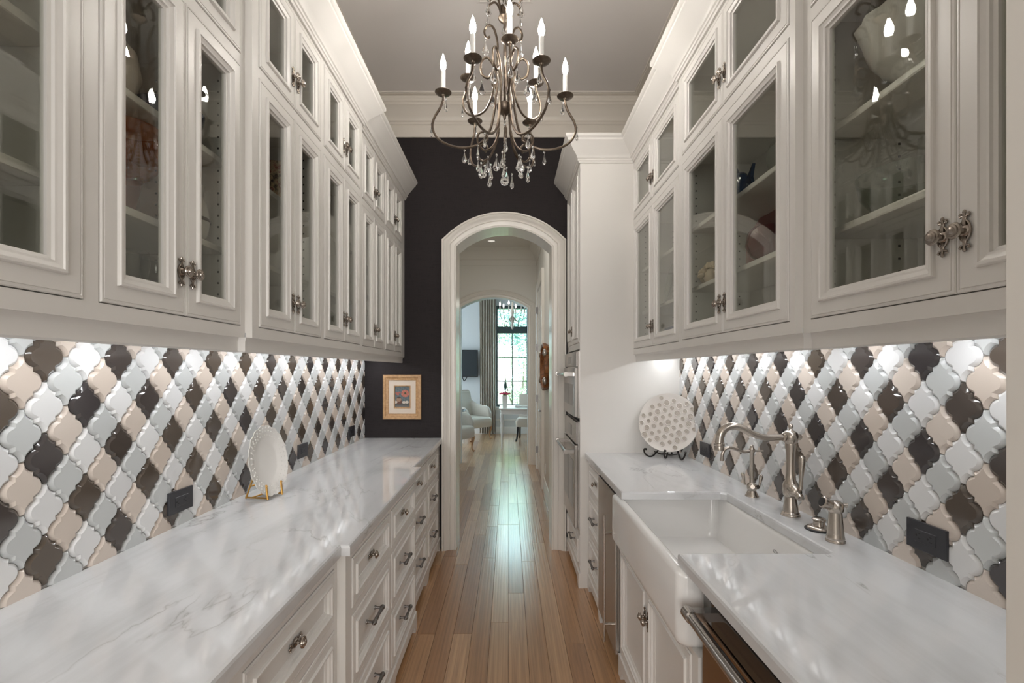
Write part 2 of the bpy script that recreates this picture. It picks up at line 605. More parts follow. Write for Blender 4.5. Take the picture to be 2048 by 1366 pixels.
def casing(name, xl, xr, sp, ap, y, width=0.115, scale=1.0):
    """moulded casing swept round the arch, standing proud of the wall towards -y"""
    path = [(xl, 0), ] + arch_pts(xl, xr, sp, ap, 20) + [(xr, 0)]
    pr = [(0.0, 0.0), (0.0, 0.018), (0.012, 0.022), (0.016, 0.016), (0.030, 0.017), (0.045, 0.021), (0.050, 0.027), (0.056, 0.023),
          (0.066, 0.025), (0.076, 0.034), (0.088, 0.043), (0.096, 0.046), (0.100, 0.040), (0.104, 0.048), (0.115, 0.048), (0.115, 0.0)]
    pr = [(d * scale * width / 0.115, h) for d, h in pr]
    mb = MB().sweep(path, pr, side=1)
    mx = Matrix(((1, 0, 0, 0), (0, 0, -1, y), (0, 1, 0, 0), (0, 0, 0, 1)))
    mb.v = [tuple(mx @ Vector(p)) for p in mb.v]
    return mb.build(name, 'trim', smooth=35)


struct(casing('trim_1', AX0, AX1, ASP, AAP, YF), 'white moulded casing round the arch in the black wall', 'casing')
struct(casing('trim_2', BX0, BX1, BSP, BAP, BY, 0.125), 'white moulded casing round the second arch', 'casing')
# thin white lining of the first arch is the wall itself

o = MB().box(WL, WR, -3.4, YF + 0.05, ZC, ZC + 0.1).box(-2.6, WL, -3.4, -0.3, ZC, ZC + 0.1).box(WR, 2.6, -3.4, -0.3, ZC, ZC + 0.1).build('ceiling', 'ceiling', smooth=0)
struct(o, 'greige painted pantry ceiling', 'ceiling')
# crown moulding of the room
cp = [(0.0, 3.376), (0.014, 3.376), (0.016, 3.395), (0.016, 3.47), (0.024, 3.478), (0.024, 3.492), (0.034, 3.500), (0.036, 3.512),
      (0.05, 3.53), (0.072, 3.56), (0.10, 3.585), (0.112, 3.592), (0.112, 3.606), (0.122, 3.612), (0.122, 3.628), (0.128, 3.634),
      (0.128, 3.648), (0.16, 3.648), (0.162, 3.652), (0.172, 3.652), (0.174, ZC), (0.0, ZC)]
o = MB().sweep([(WL, -0.3), (WL, YF), (WR, YF), (WR, -0.3)], cp, side=-1).build('trim_3', 'crown', smooth=30)
struct(o, 'greige crown moulding round the pantry ceiling', 'moulding')

# kitchen behind the photographer
o = MB().box(-2.7, -2.6, -3.4, -0.3, 0, ZC).box(2.6, 2.7, -3.4, -0.3, 0, ZC).box(-2.6, WL - 0.12, -0.3, -0.2, 0, ZC).box(WR + 0.12, 2.6, -0.3, -0.2, 0, ZC).build('wall_kitchen', 'wall_white', smooth=0)
struct(o, 'white kitchen walls behind the photographer', 'wall')
o = MB().box(-2.7, 2.7, -3.5, -3.4, 0, ZC).build('wall_back', 'wall_white', smooth=0)
struct(o, 'white kitchen wall with the added window behind the photographer', 'wall')

# hall and breakfast room
HR = 0.44
o = MB().box(HR, HR + 0.12, YF + 0.24, BY, 0, 3.5).build('wall_hall_right', 'wall_white', smooth=0)
struct(o, 'white right wall of the hall with a door', 'wall')
o = MB().box(-1.25, -1.15, YF + 0.24, BY, 0, 3.5).build('wall_hall_left', 'wall_white', smooth=0)
struct(o, 'white left wall of the hall', 'wall')
o = MB().box(-1.25, HR + 0.12, YF + 0.24, BY, 3.36, 3.5).build('ceiling_hall', 'wall_white', smooth=0)
struct(o, 'white hall ceiling with a recessed lamp', 'ceiling')
hc = [(0, 3.10), (0.012, 3.10), (0.014, 3.18), (0.03, 3.19), (0.05, 3.24), (0.10, 3.30), (0.115, 3.31), (0.12, 3.36), (0, 3.36)]
o = MB().sweep([(-1.15, YF + 0.24), (-1.15, BY), (HR, BY), (HR, YF + 0.24)], hc, side=-1).build('trim_4', 'wall_white', smooth=30)
struct(o, 'white crown moulding of the hall', 'moulding')
RY = 11.0
o = MB()
WX0, WX1, WZ0, WZ1 = -0.285, 0.455, 0.62, 2.96
o.box(-3.1, WX0, RY, RY + 0.15, 0, 3.75).box(WX1, 2.6, RY, RY + 0.15, 0, 3.75).box(WX0, WX1, RY, RY + 0.15, 0, WZ0).box(WX0, WX1, RY, RY + 0.15, WZ1, 3.75)
struct(o.build('wall_breakfast', 'blue_wall', smooth=0), 'pale blue-white wall with the tall window', 'wall')
o = MB().box(-3.2, -3.05, BY, RY + 0.15, 0, 3.75).box(2.6, 2.75, BY, RY + 0.15, 0, 3.75).build('wall_breakfast_side', 'blue_wall', smooth=0)
struct(o, 'pale side walls of the breakfast room', 'wall')
o = MB().box(-3.2, 2.75, BY, RY + 0.15, 3.75, 3.9).build('ceiling_breakfast', 'wall_white', smooth=0)
struct(o, 'white breakfast room ceiling', 'ceiling')
bp = [(0, 0), (0.016, 0), (0.016, 0.12), (0.011, 0.135), (0.009, 0.15), (0.0, 0.155)]
o = MB().sweep([(HR, BY), (HR, 7.12)], bp, side=-1).sweep([(HR, 5.86), (HR, YF + 0.24)], bp, side=-1).build('baseboard_hall', 'trim', smooth=30)
struct(o, 'white baseboard along the hall wall', 'baseboard')
o = MB().sweep([(-3.05, RY), (2.6, RY)], bp, side=-1)
o.box(WX0 - 0.02, WX1 + 0.05, RY - 0.012, RY, 0.30, 0.33).box(WX0 - 0.02, WX1 + 0.05, RY - 0.012, RY, 0.54, 0.58)
struct(o.build('baseboard_breakfast', 'white_lacquer', smooth=30), 'white baseboard and rails under the window', 'baseboard')

# floor: dark bed plus separate oak boards
floor = MB().box(-3.2, 2.7, -3.5, RY + 0.15, -0.06, -0.010).build('floor', 'subfloor', smooth=0)
struct(floor, 'oak plank floor running from pantry to breakfast room', 'floor')
PW = 0.102
pm = MB().rings([[(0, 0, -0.012), (PW - 0.0012, 0, -0.012), (PW - 0.0012, 1, -0.012), (0, 1, -0.012)],
                 [(0, 0, -0.0008), (PW - 0.0012, 0, -0.0008), (PW - 0.0012, 1, -0.0008), (0, 1, -0.0008)],
                 [(0.001, 0.001, 0), (PW - 0.0022, 0.001, 0), (PW - 0.0022, 0.999, 0), (0.001, 0.999, 0)]]).mesh('plank', 'oak', smooth=0)
prow = random.Random(21)
for k in range(-13, 9):
    x = k * PW
    y = 0.3 if -0.62 < x < 0.56 else YF + 0.25
    if x > HR:
        if y > 3:
            y = BY + 0.0
    y += prow.uniform(-0.9, 0)
    while y < RY:
        L = prow.choice((0.7, 1.0, 1.25, 1.5, 1.9)) * prow.uniform(0.9, 1.1)
        y1 = min(y + L, RY)
        if y1 > 0.2 and y1 - y > 0.05:
            p = put('plank', pm, floor, (x, y, 0))
            p.scale = (1, y1 - y - 0.001, 1)
        y += L

# ------------------------------------------------------------------ arabesque tile
TW, TH = 0.1157, 0.1300


def tile_outline(off):
    r, cx, n = 0.0273, 0.0238, 5
    lobe = [(cx + r * math.cos(R(80 * k / n)), r * math.sin(R(80 * k / n))) for k in range(n + 1)]
    refl = [(TW / 2 - x, TH / 2 - y) for x, y in reversed(lobe)]
    q = lobe + refl                      # from the side lobe to the blunt tip
    if off > 0:
        out = []
        for i, p in enumerate(q):
            d = Vector(q[min(i + 1, len(q) - 1)]) - Vector(q[max(i - 1, 0)])
            if i == 0 or i == len(q) - 1: d = Vector((0, 1))
            d.normalize()
            x, y = p[0] - d.y * off, p[1] + d.x * off
            out.append((max(x, 0.0004), min(max(y, 0.0), TH / 2 - off * 0.7)))
        out[0] = (out[0][0], 0.0)
        q = out
    full = []
    for sx, sy, rev in ((1, 1, False), (-1, 1, True), (-1, -1, False), (1, -1, True)):
        seq = list(reversed(q)) if rev else q
        full += [(sx * x, sy * y) for x, y in (seq if not rev else seq[:-1])][(0 if not (sx == -1 and sy == -1) else 0):]
    # drop the doubled points where quadrants meet on the x axis
    res = []
    for p in full:
        if not res or (abs(p[0] - res[-1][0]) + abs(p[1] - res[-1][1])) > 1e-9:
            res.append(p)
    return res


T_LO = [tile_outline(0), tile_outline(0.0), tile_outline(0.0012), tile_outline(0.0052), tile_outline(0.0088)]
T_H = [0.0, 0.0022, 0.0036, 0.0070, 0.0096]
tile_cache = {}


def tile_mesh(kind, clip):
    key = (kind, clip)
    if key in tile_cache:
        return tile_cache[key]
    s = 0.988
    mb = MB().rings([[(x * s, -h, z * s) for x, z in lo] for lo, h in zip(T_LO, T_H)])
    me = mb.mesh('tile', 'tile_' + kind, smooth=0)
    bm = bmesh.new(); bm.from_mesh(me)
    bmesh.ops.remove_doubles(bm, verts=bm.verts, dist=0.00005)
    for ax, val, sgn in clip:
        co = (val, 0, 0) if ax == 'x' else (0, 0, val)
        no = (sgn, 0, 0) if ax == 'x' else (0, 0, sgn)
        bmesh.ops.bisect_plane(bm, geom=bm.verts[:] + bm.edges[:] + bm.faces[:], plane_co=co, plane_no=no, clear_outer=True)
    bmesh.ops.recalc_face_normals(bm, faces=bm.faces)
    ok = len(bm.faces) > 0
    bm.to_mesh(me); bm.free()
    me.shade_smooth(); me.set_sharp_from_angle(angle=R(24))
    for p_ in me.polygons:
        if p_.normal.y < -0.999:
            p_.use_smooth = False
    tile_cache[key] = me if ok else None
    return tile_cache[key]


def tile_wall(parent, x, facing, y_ref, y0, y1, grey_even):
    """facing +1: looks to +x. rows numbered down from the one centred at z=1.504"""
    zt, zb = 1.588, CT
    rr = random.Random(5)
    for row in range(-1, 10):
        z = 1.504 - row * TH / 2
        odd = row % 2
        n0 = int((y0 - y_ref) / TW) - 2
        n1 = int((y1 - y_ref) / TW) + 2
        for n in range(n0, n1 + 1):
            yc = y_ref + n * TW - (TW / 2 if odd else 0)
            if yc + TW / 2 <= y0 + 0.004 or yc - TW / 2 >= y1 - 0.004:
                continue
            if z - TH / 2 > zt - 0.004 or z + TH / 2 < zb + 0.004:
                continue
            if not odd:
                kind = 'dark' if (n + row // 2) % 2 == 0 else 'white'
            else:
                par = (n + (row - 1) // 2) % 2
                kind = ('grey' if par == 0 else 'beige') if grey_even else ('beige' if par == 0 else 'grey')
            clip = []
            if z + TH / 2 > zt: clip.append(('z', round(zt - z, 4), 1))
            if z - TH / 2 < zb: clip.append(('z', round(zb - z, 4), -1))
            # local x runs along +y for the left wall, -y for the right wall
            lo, hi = (y0 - yc, y1 - yc) if facing > 0 else (yc - y1, yc - y0)
            if lo > -TW / 2: clip.append(('x', round(lo, 4), -1))
            if hi < TW / 2: clip.append(('x', round(hi, 4), 1))
            me = tile_mesh(kind, tuple(clip))
            if me is None:
                continue
            o = put('tile', me, parent, (x, yc, z))
            o.rotation_euler = (R(rr.uniform(-0.5, 0.5)), 0, R(90) * facing + R(rr.uniform(-0.5, 0.5)))


tile_wall(wall_left, WL, 1, 1.215, 0.92, YF, False)
tile_wall(wall_right, WR, -1, 1.327, 0.86, 3.2, True)

# ------------------------------------------------------------------ countertops
def top_edge(e):
    return all(v.co.z > CT - 0.002 for v in e.verts)


lp = [(WL, 0.35), (-0.53, 0.35), (-0.53, 1.505), (-0.502, 1.505), (-0.502, 2.735), (-0.540, 2.735), (-0.540, YF), (WL, YF)]
o = MB().slab(lp, CT - 0.034, CT).build('countertop', 'marble', bevel=(0.009, top_edge, 2), smooth=30)
tag(o, 'long white marble countertop with a stepped front along the black wall side', 'countertop')
SKX, SKY0, SKY1 = 0.985, 1.445, 2.165
rp = [(WR, YJ), (WR, 3.2), (0.515, 3.2), (0.515, SKY1), (SKX - 0.02, SKY1), (SKX, SKY1 - 0.02), (SKX, SKY0 + 0.012), (SKX - 0.012, SKY0), (0.515, SKY0), (0.515, YJ)]
o = MB().slab(rp, CT - 0.034, CT).build('countertop', 'marble', bevel=(0.009, top_edge, 2), smooth=30)
tag(o, 'white marble countertop cut out round the farmhouse sink', 'countertop')

# ------------------------------------------------------------------ cabinet hardware and doors
def knob_parts():
    """knob axis along -y, backplate tall along z"""
    b = MB()
    ring = [(0.0105 * math.sin(a), -0.0025, 0.019 * math.cos(a)) for a in [2 * PI * k / 20 for k in range(20)]]
    b.tube(ring, 0.0022, 6, closed=True)
    b.tube([(0, -0.002, -0.020), (0, -0.003, 0.020)], [0.004, 0.004], 6)
    for s in (1, -1):
        for q in (1, -1):
            b.tube(smooth_path([(0.0075 * q, -0.002, 0.012 * s), (0.002 * q, -0.003, 0.020 * s), (0.0035 * q, -0.003, 0.026 * s), (0.0075 * q, -0.003, 0.0265 * s), (0.008 * q, -0.003, 0.0305 * s)], 4), 0.0019, 6)
            b.ball((0.0077 * q, -0.0028, 0.0305 * s), 0.0031, 8)
        b.tube([(0, -0.002, 0.018 * s), (0, -0.003, 0.032 * s)], 0.0024, 6)
        b.ball((0, -0.003, 0.0345 * s), 0.0036, 8, (1, 0.8, 1.35))
    ym = Matrix.Rotation(R(90), 4, 'X')         # z -> -y
    b.lathe([(0.0125, 0.0), (0.012, 0.003), (0.009, 0.006), (0.006, 0.008)], 14, ym)
    k = MB().lathe([(0.006, 0.004), (0.0052, 0.010), (0.0048, 0.015), (0.008, 0.018), (0.0145, 0.020), (0.0155, 0.0225), (0.0145, 0.025), (0.011, 0.0255),
                    (0.0105, 0.0275), (0.0075, 0.0280), (0.0065, 0.030), (0.003, 0.0315), (0.0005, 0.0318)], 18, ym)
    return b.mesh('backplate', 'antique'), k.mesh('knob', 'antique')


BACKPLATE, KNOB = knob_parts()


def pull_mesh():
    m = MB()
    ym = Matrix.Rotation(R(90), 4, 'X')
    for s in (-1, 1):
        m.lathe([(0.0085, 0), (0.0085, 0.003), (0.006, 0.006), (0.0048, 0.010), (0.0048, 0.030)], 12, Matrix.Translation((0.055 * s, 0, 0)) @ ym)
    xm = Matrix.Translation((0, -0.031, 0)) @ Matrix.Rotation(R(90), 4, 'Y')
    pr = [(0.0004, -0.0745), (0.0035, -0.0725), (0.0028, -0.069), (0.006, -0.0675), (0.0095, -0.062), (0.0105, -0.056), (0.0095, -0.050), (0.0055, -0.0455), (0.0075, -0.044),
          (0.0075, -0.041), (0.0065, -0.036), (0.0078, -0.030), (0.0055, 0.0)]
    pr = pr + [(r, -z) for r, z in reversed(pr[:-1])]
    m.lathe(pr, 12, xm)
    return m.mesh('pull', 'pewter')


PULL = pull_mesh()
GP = [(0, 0), (0, 0.017), (0.002, 0.0195), (0.0055, 0.020), (0.0062, 0.0182), (0.0078, 0.0182), (0.0085, 0.020), (0.040, 0.020), (0.0412, 0.0245), (0.0432, 0.0275), (0.0482, 0.0275),
      (0.050, 0.0245), (0.058, 0.0215), (0.0625, 0.0205), (0.064, 0.0150), (0.0705, 0.0130), (0.0705, 0.0)]
PP = [(0, 0), (0, 0.017), (0.002, 0.0195), (0.0055, 0.020), (0.0062, 0.0182), (0.0078, 0.0182), (0.0085, 0.020), (0.032, 0.020), (0.0332, 0.0245), (0.0352, 0.0270), (0.0395, 0.0270),
      (0.042, 0.0225), (0.048, 0.0195), (0.0500, 0.0130), (0.060, 0.0095), (0.0615, 0.0075)]
dcache = {}


def rect_loop(w, h, d, y):
    return [(d, y, d), (w - d, y, d), (w - d, y, h - d), (d, y, h - d)]


def door_mesh(kind, w, h, m='paint'):
    key = (kind, round(w, 4), round(h, 4), m)
    if key not in dcache:
        if kind == 'glass':
            lo = [rect_loop(w, h, d, 0.016 - q) for d, q in GP]
            dcache[key] = MB().rings(lo + [lo[0]], False, False).mesh('glass_door', m, smooth=0)
        elif kind == 'pane':
            dcache[key] = MB().box(0.066, w - 0.066, 0.009, 0.013, 0.066, h - 0.066).mesh('pane', 'pane', smooth=0)
        else:
            k = min(1.0, (min(w, h) / 2 - 0.012) / 0.0615)
            lo = [rect_loop(w, h, d * k, 0.016 - q) for d, q in PP]
            dcache[key] = MB().rings(lo, True, True).mesh('panel_front', m, smooth=0)
    return dcache[key]


def add_knob(parent, x, z, flat=False):
    r = (0, R(90), 0) if flat else (0, 0, 0)
    y = -0.005
    put('backplate', BACKPLATE, parent, (x, y, z), r)
    put('knob', KNOB, parent, (x, y, z))


UZ0, UZ1 = 1.574, 2.89
LD0, LD1, UD0, UD1 = 1.613, 2.440, 2.480, 2.846
SHELF_Z = (1.86, 2.14)


def upper_unit(side, ya, yb, da, dm, db, c, label, group=None):
    """side -1 left / +1 right; unit from ya to yb, doors da..dm..db (world y); c = |x| of the face"""
    wall = abs(WL) if side < 0 else WR
    D = wall - c
    W = yb - ya
    if side < 0:
        t = thing('wall_cabinet', label, 'cabinet', (-c, ya, UZ0), R(90), group)
        X = lambda y: y - ya
    else:
        t = thing('wall_cabinet', label, 'cabinet', (c, yb, UZ0), R(-90), group)
        X = lambda y: yb - y
    z = lambda v: v - UZ0
    xs = sorted((X(da), X(db)))
    # carcass: sides, bottom, top, back, tier floor
    m = MB()
    m.box(0, 0.018, 0.02, D, z(1.59), z(UZ1)).box(W - 0.018, W, 0.02, D, z(1.59), z(UZ1))
    m.box(0.018, W - 0.018, D - 0.008, D, z(1.59), z(UZ1))
    m.box(0.018, W - 0.018, 0.02, D - 0.008, z(1.59), z(1.608)).box(0.018, W - 0.018, 0.02, D - 0.008, z(2.872), z(UZ1))
    m.box(0.018, W - 0.018, 0.02, D - 0.008, z(2.452), z(2.468))
    m.build('carcass', 'paint', t, smooth=0)
    f = MB()
    f.box(0, xs[0] - 0.0024, 0, 0.02, 0, z(UZ1)).box(xs[1] + 0.0024, W, 0, 0.02, 0, z(UZ1))
    a, b = xs[0] - 0.0024, xs[1] + 0.0024
    f.box(a, b, 0, 0.02, 0, z(LD0) - 0.0024).box(a, b, 0, 0.02, z(LD1) + 0.0024, z(UD0) - 0.0024).box(a, b, 0, 0.02, z(UD1) + 0.0024, z(UZ1))
    f.build('face_frame', 'paint', t, smooth=0)
    for sz in SHELF_Z:
        s = MB().box(0.02, W - 0.02, 0.05, D - 0.01, z(sz) - 0.02, z(sz))
        s.build('shelf', 'paint', t, bevel=(0.005, lambda e: all(v.co.y < 0.06 for v in e.verts), 2), smooth=30)
    h = MB()
    xf = W - 0.018 if side < 0 else 0.018
    sg = -1 if side < 0 else 1
    for yy in (0.075, D - 0.06):
        for k in range(22):
            zz = z(1.64) + k * 0.036
            h.box(min(xf, xf + sg * 0.0012), max(xf, xf + sg * 0.0012), yy - 0.003, yy + 0.003, zz - 0.003, zz + 0.003)
    ho = h.build('shelf_pin_holes', 'hole', t, smooth=0)
    ho['kind'] = 'stuff'
    xm = X(dm)
    for (z0, z1) in ((LD0, LD1), (UD0, UD1)):
        for (x0, x1, knx) in ((xs[0], xm - 0.001, 1), (xm + 0.001, xs[1], 0)):
            w_, h_ = x1 - x0, z1 - z0
            d = put('door', door_mesh('glass', w_, h_), t, (x0, 0, z(z0)))
            put('pane', door_mesh('pane', w_, h_), d)
            add_knob(d, w_ - 0.021 if knx else 0.021, 0.112)
    return t


CN, CM = 0.855, 0.831
upper_unit(-1, 0.40, 0.973, 0.433, 0.693, 0.953, CN, 'white glass-door wall cabinet at the open end of the left run')
upper_unit(-1, 0.973, 1.54, 0.993, 1.253, 1.513, CN, 'white glass-door wall cabinet holding the orange vase and white pitcher')
upper_unit(-1, 1.54, 2.118, 1.581, 1.839, 2.097, CM, 'white glass-door wall cabinet holding the floral box, projecting from the left run')
upper_unit(-1, 2.118, 2.70, 2.139, 2.397, 2.655, CM, 'projecting white glass-door wall cabinet next to the floral box cabinet')
upper_unit(-1, 2.70, 3.277, 2.770, 3.013, 3.256, CN, 'narrow-door white glass wall cabinet, second from the black wall')
upper_unit(-1, 3.277, YF, 3.297, 3.540, 3.783, CN, 'narrow-door white glass wall cabinet against the black wall')
RN, RM = 0.843, 0.820
upper_unit(1, 2.285, 3.2, 2.345, 2.767, 3.190, RN, 'white glass-door wall cabinet beside the tall oven cabinet')
upper_unit(1, 1.358, 2.285, 1.387, 1.812, 2.237, RM, 'white glass-door wall cabinet holding the red and blue glassware above the sink')
upper_unit(1, YJ, 1.358, 0.520, 0.892, 1.322, RN, 'white glass-door wall cabinet holding the big white bowl, by the jamb')

# cabinet crown and light rail
kp = [(0.0, 2.862), (0.010, 2.862), (0.013, 2.872), (0.018, 2.874), (0.018, 2.886), (0.024, 2.890), (0.028, 2.905), (0.040, 2.918), (0.058, 2.940), (0.080, 2.966),
      (0.094, 2.980), (0.096, 2.990), (0.104, 2.994), (0.108, 3.000), (0.108, 3.016), (0.0, 3.016)]
o = MB().sweep([(-CN, 0.40), (-CN, 1.54), (-CM, 1.54), (-CM, 2.70), (-CN, 2.70), (-CN, YF)], kp, side=-1)
o.box(WL, -CN + 0.03, 0.40, YF, 2.89, 2.90)
struct(o.build('trim_5', 'paint', smooth=30), 'white crown on top of the left wall cabinets', 'moulding')
TF = 0.482
o = MB().sweep([(TF, YF), (TF, 3.2), (RN, 3.2), (RN, 2.285), (RM, 2.285), (RM, 1.358), (RN, 1.358), (RN, YJ)], kp, side=-1)
o.box(RN - 0.03, WR, YJ, 3.2, 2.89, 2.90)
struct(o.build('trim_6', 'paint', smooth=30), 'white crown on top of the right wall cabinets and oven cabinet', 'moulding')
lr = [(0.0, 1.527), (0.012, 1.527), (0.016, 1.531), (0.016, 1.560), (0.020, 1.568), (0.024, 1.574), (0.0, 1.574)]
o = MB().sweep([(-CN - 0.030, 0.40), (-CN - 0.030, 1.54), (-CM - 0.030, 1.54), (-CM - 0.030, 2.70), (-CN - 0.030, 2.70), (-CN - 0.030, YF)], lr, side=-1)
struct(o.build('trim_7', 'paint', smooth=30), 'white light rail under the left wall cabinets', 'moulding')
o = MB().sweep([(RN + 0.030, 3.2), (RN + 0.030, 2.285), (RM + 0.030, 2.285), (RM + 0.030, 1.358), (RN + 0.030, 1.358), (RN + 0.030, YJ)], lr, side=-1)
struct(o.build('trim_8', 'paint', smooth=30), 'white light rail under the right wall cabinets', 'moulding')

# under-cabinet pucks
pk_body = MB().box(-0.024, 0.024, -0.125, 0.125, -0.009, 0.0).mesh('housing', 'white_lacquer', smooth=0)
pk_lens = MB().box(-0.020, 0.020, -0.121, 0.121, -0.0115, -0.0095).mesh('lens', 'puck', smooth=0)
def light_bar(x, y, side):
    t = thing('light_bar', 'short white LED bar under the %s wall cabinets' % side, 'light', (x, y, 1.5905), 0, 'LED bars under the %s cabinets' % side)
    put('housing', pk_body, t); put('lens', pk_lens, t)
for y in (0.70, 1.02, 1.34, 1.68, 1.98, 2.26, 2.55, 2.86, 3.14, 3.42, 3.70):
    light_bar(-1.062, y, 'left')
for y in (0.78, 1.10, 1.50, 1.86, 2.18, 2.50, 2.78, 3.06):
    light_bar(1.045, y, 'right')


# ------------------------------------------------------------------ base cabinets
DR = ((0.668, 0.836, 'k'), (0.398, 0.640, 'p'), (0.128, 0.370, 'p'))
APR = {}


def base_unit(side, ya, yb, oa, ob, c, rows, label, doors=False, ztop=CT - 0.036, foot=True, group=None, z_face=0.86):
    wall = abs(WL) if side < 0 else WR
    D = wall - c
    W = yb - ya
    if side < 0:
        t = thing('base_cabinet', label, 'cabinet', (-c, ya, 0), R(90), group)
        X = lambda y: y - ya
    else:
        t = thing('base_cabinet', label, 'cabinet', (c, yb, 0), R(-90), group)
        X = lambda y: yb - y
    xs = sorted((X(oa), X(ob)))
    MB().box(0, W, 0.022, D, 0.09, ztop).build('carcass', 'paint', t, smooth=0)
    f = MB()
    f.box(0, xs[0] - 0.0024, 0, 0.022, 0.09, ztop).box(xs[1] + 0.0024, W, 0, 0.022, 0.09, ztop)
    a, b = xs[0] - 0.0024, xs[1] + 0.0024
    zs = sorted(rows)
    lo = 0.09
    for (z0, z1, k) in zs:
        f.box(a, b, 0, 0.022, lo, z0 - 0.0024)
        lo = z1 + 0.0024
    f.box(a, b, 0, 0.022, lo, ztop)
    f.build('face_frame', 'paint', t, smooth=0)
    # furniture base: scalloped apron with bracket feet
    q = [(0, 0), (0.045, 0), (0.048, 0.012), (0.060, 0.022), (0.064, 0.036), (0.080, 0.046), (0.100, 0.050)]
    poly = q + [(W - x, z_) for x, z_ in reversed(q)] + [(W, 0.092), (W, 0.100), (0, 0.100), (0, 0.092)]
    MB().prism(poly, -0.008, 0.016).build('base_apron', 'paint', t, smooth=0)
    MB().box(0.002, W - 0.002, 0.07, D - 0.02, 0, 0.09).build('plinth', 'paint', t, smooth=0)
    w_ = xs[1] - xs[0]
    for (z0, z1, k) in rows:
        if k == 'd':
            xm = (xs[0] + xs[1]) / 2
            for (x0, x1, kn) in ((xs[0], xm - 0.001, 1), (xm + 0.001, xs[1], 0)):
                d = put('door', door_mesh('panel', x1 - x0, z1 - z0), t, (x0, 0, z0))
                add_knob(d, (x1 - x0) - 0.02 if kn else 0.02, z1 - z0 - 0.125)
        else:
            d = put('drawer', door_mesh('panel', w_, z1 - z0), t, (xs[0], 0, z0))
            if k == 'k':
                put('backplate', BACKPLATE, d, (w_ / 2, 0.008, (z1 - z0) / 2), (0, R(90), 0))
                put('knob', KNOB, d, (w_ / 2, 0.008, (z1 - z0) / 2))
            elif k == 'p':
                put('pull', PULL, d, (w_ / 2, 0.0085, (z1 - z0) / 2))
    return t


LN, LM, LF = 0.556, 0.528, 0.566
base_unit(-1, 0.40, 0.973, 0.433, 0.953, LN, DR, 'white base cabinet with three drawers at the open end of the left counter')
base_unit(-1, 0.973, 1.54, 0.993, 1.513, LN, DR, 'white base cabinet with three drawers, recessed beside the counter step')
base_unit(-1, 1.54, 2.118, 1.600, 2.097, LM, DR, 'white base cabinet with three drawers just past the counter step')
base_unit(-1, 2.118, 2.70, 2.139, 2.655, LM, DR, 'white base cabinet with three drawers, far half of the projecting counter')
base_unit(-1, 2.70, 3.277, 2.770, 3.256, LF, DR, 'white base cabinet with three drawers, second from the black wall')
base_unit(-1, 3.277, YF, 3.297, 3.783, LF, DR, 'white base cabinet with three drawers against the black wall')
RF = 0.540
base_unit(1, 2.76, 3.195, 2.79, 3.165, RF, DR, 'narrow white base cabinet with three drawers beside the beverage cooler')
base_unit(1, 1.352, 2.30, 1.40, 2.27, RF, ((0.13, 0.632, 'd'),), 'white sink base cabinet with two panelled doors', ztop=0.652)
base_unit(1, YJ, 0.725, 0.52, 0.705, RF, DR, 'slim white base cabinet between dishwasher and jamb')

# ------------------------------------------------------------------ farmhouse sink
t = thing('farmhouse_sink', 'white fireclay apron-front sink set into the right counter', 'sink', (0.495, 1.385, 0.652))
SX, SY, SZ = 0.512, 0.910, 0.226
L = []
L.append(rrect(0.030, SX - 0.02, 0.030, SY - 0.030, 0.02, 0.0))
L.append(rrect(0.010, SX - 0.005, 0.010, SY - 0.010, 0.03, 0.004))
L.append(rrect(0.001, SX, 0.002, SY - 0.002, 0.032, 0.018))
L.append(rrect(0.0, SX, 0.0, SY, 0.032, 0.035))
L.append(rrect(0.0, SX, 0.0, SY, 0.032, SZ - 0.016))
L.append(rrect(0.003, SX - 0.003, 0.003, SY - 0.003, 0.031, SZ - 0.006))
L.append(rrect(0.012, SX - 0.012, 0.012, SY - 0.012, 0.026, SZ))
L.append(rrect(0.030, SX - 0.018, 0.030, SY - 0.030, 0.022, SZ))
L.append(rrect(0.039, SX - 0.022, 0.039, SY - 0.039, 0.026, SZ - 0.006))
L.append(rrect(0.043, SX - 0.024, 0.043, SY - 0.043, 0.030, SZ - 0.020))
L.append(rrect(0.047, SX - 0.028, 0.047, SY - 0.047, 0.040, 0.060))
L.append(rrect(0.055, SX - 0.036, 0.055, SY - 0.055, 0.045, 0.032))
L.append(rrect(0.085, SX - 0.066, 0.085, SY - 0.085, 0.04, 0.022))
L.append(rrect(0.20, SX - 0.20, 0.30, SY - 0.30, 0.04, 0.020))
MB().rings(L).build('basin', 'porcelain', t, smooth=50)
MB().lathe([(0.045, 0.0205), (0.045, 0.024), (0.036, 0.026), (0.030, 0.022), (0.001, 0.021)], 20, Matrix.Translation((0.26, 0.455, 0))).build('drain', 'nickel', t)
ring = [(SX - 0.0275, 0.36 + 0.013 * math.cos(a), 0.150 + 0.006 * math.sin(a)) for a in [2 * PI * k / 20 for k in range(20)]]
MB().tube(ring, 0.0009, 5, closed=True).build('maker_mark', 'pewter', t)

